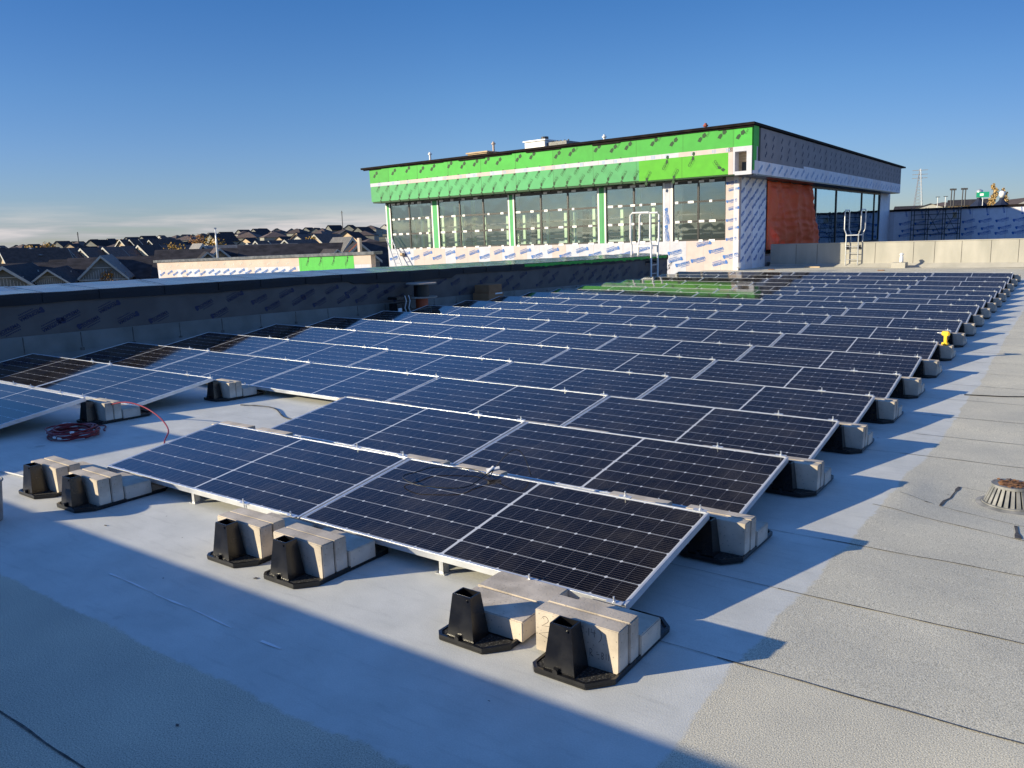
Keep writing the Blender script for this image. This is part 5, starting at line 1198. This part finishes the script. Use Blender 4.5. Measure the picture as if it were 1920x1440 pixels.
# right hand background
x, y = at(1699, 420); z0 = gh(x, y); z1 = zpix(1699, 318, 420)
t = thing('lattice_tower', 'slim lattice transmission tower right of the hall', 'tower', T(x, y, 0))
b = MB()
for s_ in (-1, 1):
    for q in (-1, 1): b.tube([(s_ * 2.0, q * 2.0, z0), (s_ * .25, q * .25, z1)], .14, 4)
H_ = z1 - z0
for i in range(14):
    u0 = i / 14; u1 = (i + 1) / 14; a0 = 2.0 - 1.75 * u0; a1 = 2.0 - 1.75 * u1
    b.tube([(-a0, -a0, z0 + H_ * u0), (a1, -a1, z0 + H_ * u1)], .08, 4); b.tube([(a0, -a0, z0 + H_ * u0), (-a1, -a1, z0 + H_ * u1)], .08, 4)
b.build('lattice', MT['galv'], t)
b = MB()
for f_ in (.8, .88, .97): b.tube([(-3.2, 0, z0 + H_ * f_), (3.2, 0, z0 + H_ * f_)], .14, 4)
b.build('crossarm', MT['galv'], t)
for i, (u, v) in enumerate(((1758, 358), (1763, 358), (1778, 357), (1783, 357))):
    x, y = at(u, 190); z1 = zpix(u, v, 190); t = thing('light_mast', ['first', 'second', 'third', 'fourth'][i] + ' from the left of four tall sports light masts', 'light mast', T(x, y, 0), 'sports light masts at the right')
    b = MB(); b.tube([(0, 0, gh(x, y) - 1), (0, 0, z1)], .12, 6); b.build('pole', MT['steel'], t)
    b = MB(); b.box(-.35, .35, -.15, .15, z1, z1 + .35); b.build('lamp_head', MT['steel'], t)
for i, (u, v) in enumerate(((1734, 371), (1748, 370))):
    x, y = at(u, 260); z1 = zpix(u, v, 260); t = thing('street_lamp', ['left', 'right'][i] + ' one of two small pale street lamps beyond the blue white wall', 'street lamp', T(x, y, 0))
    b = MB(); b.tube([(0, 0, gh(x, y) - 1), (0, 0, z1)], .10, 6); b.build('pole', MT['galv'], t); b = MB(); b.box(-.55, .55, -.12, .12, z1, z1 + .18); b.build('lamp_head', MT['steel'], t)
# dark domed roofs with lanterns
for i, (u, ball) in enumerate(((1808, False), (1849, True))):
    D = 120; x, y = at(u, D); zt = zpix(u, 376, D); t = thing('domed_building', ['building with blue black bell roof below the green sign', 'building with blue black bell roof and white globe'][i], 'building', T(x, y, 0))
    b = MB(); b.lathe([(1.35, zt - 1.6), (1.3, zt - 1.2), (.9, zt - .6), (.45, zt - .2), (.28, zt), (.26, zt + .25)], 8); b.build('bell_roof', MT['dome'], t)
    b = MB(); b.box(-1.1, 1.1, -1.1, 1.1, gh(x, y) - 1, zt - 1.5); b.build('wall', MT['greysid'], t)
    if ball: b = MB(); b.lathe([(.001, zt + .25), (.25, zt + .35), (.38, zt + .68), (.30, zt + 1.0), (.001, zt + 1.15)], 14); b.build('globe', MT['white'], t, smooth=True)
    else: b = MB(); b.lathe([(.26, zt + .25), (.22, zt + .6), (.42, zt + .75), (.38, zt + 1.2), (.05, zt + 1.35)], 10); b.build('lantern', MT['galv'], t, smooth=True)
x, y = at(1815, 119); zs = zpix(1815, 366, 119); t = thing('road_sign', 'green rectangular sign beside the first dark bell roof', 'sign', T(x, y, 0))
b = MB(); b.box(-.75, .65, -.05, .05, zs - .33, zs + .33); b.build('sign_panel', MT['signg'], t)
b = MB(); b.box(-.35, .05, -.06, -.051, zs - .14, zs + .14); b.build('white_mark', MT['white'], t)
b = MB(); b.tube([(0, .08, gh(x, y) - 1), (0, .08, zs - .2)], .05, 6); b.build('post', MT['galv'], t)
RH = [(1885, 170, 20, 'sand', (1.3, 1, .8), 'brown roofed house at the right end of the skyline'), (1912, 150, 100, 'sand', (1.1, 1, .8), 'brown roofed house cut by the right frame edge'), (1868, 160, 0, 'farg', (.8, .8, .62), 'low tan building right of the white globe'),
      (1720, 330, 10, 'farw', (1.2, 1, .6), 'low pale building left of the light masts'), (1690, 330, 95, 'farb', (1.3, 1, .6), 'low beige building beside the hall at the skyline'), (1745, 340, 95, 'farhip', (1.3, 1, .6), 'low dark roofed building behind the small street lamps'), (1790, 300, 95, 'farb', (1.2, 1, .6), 'low beige building behind the four light masts')]
for u, D, yaw, key, sc, lb in RH:
    x, y = at(u, D); house(key, x, y, math.radians(yaw), lb, None, sc)
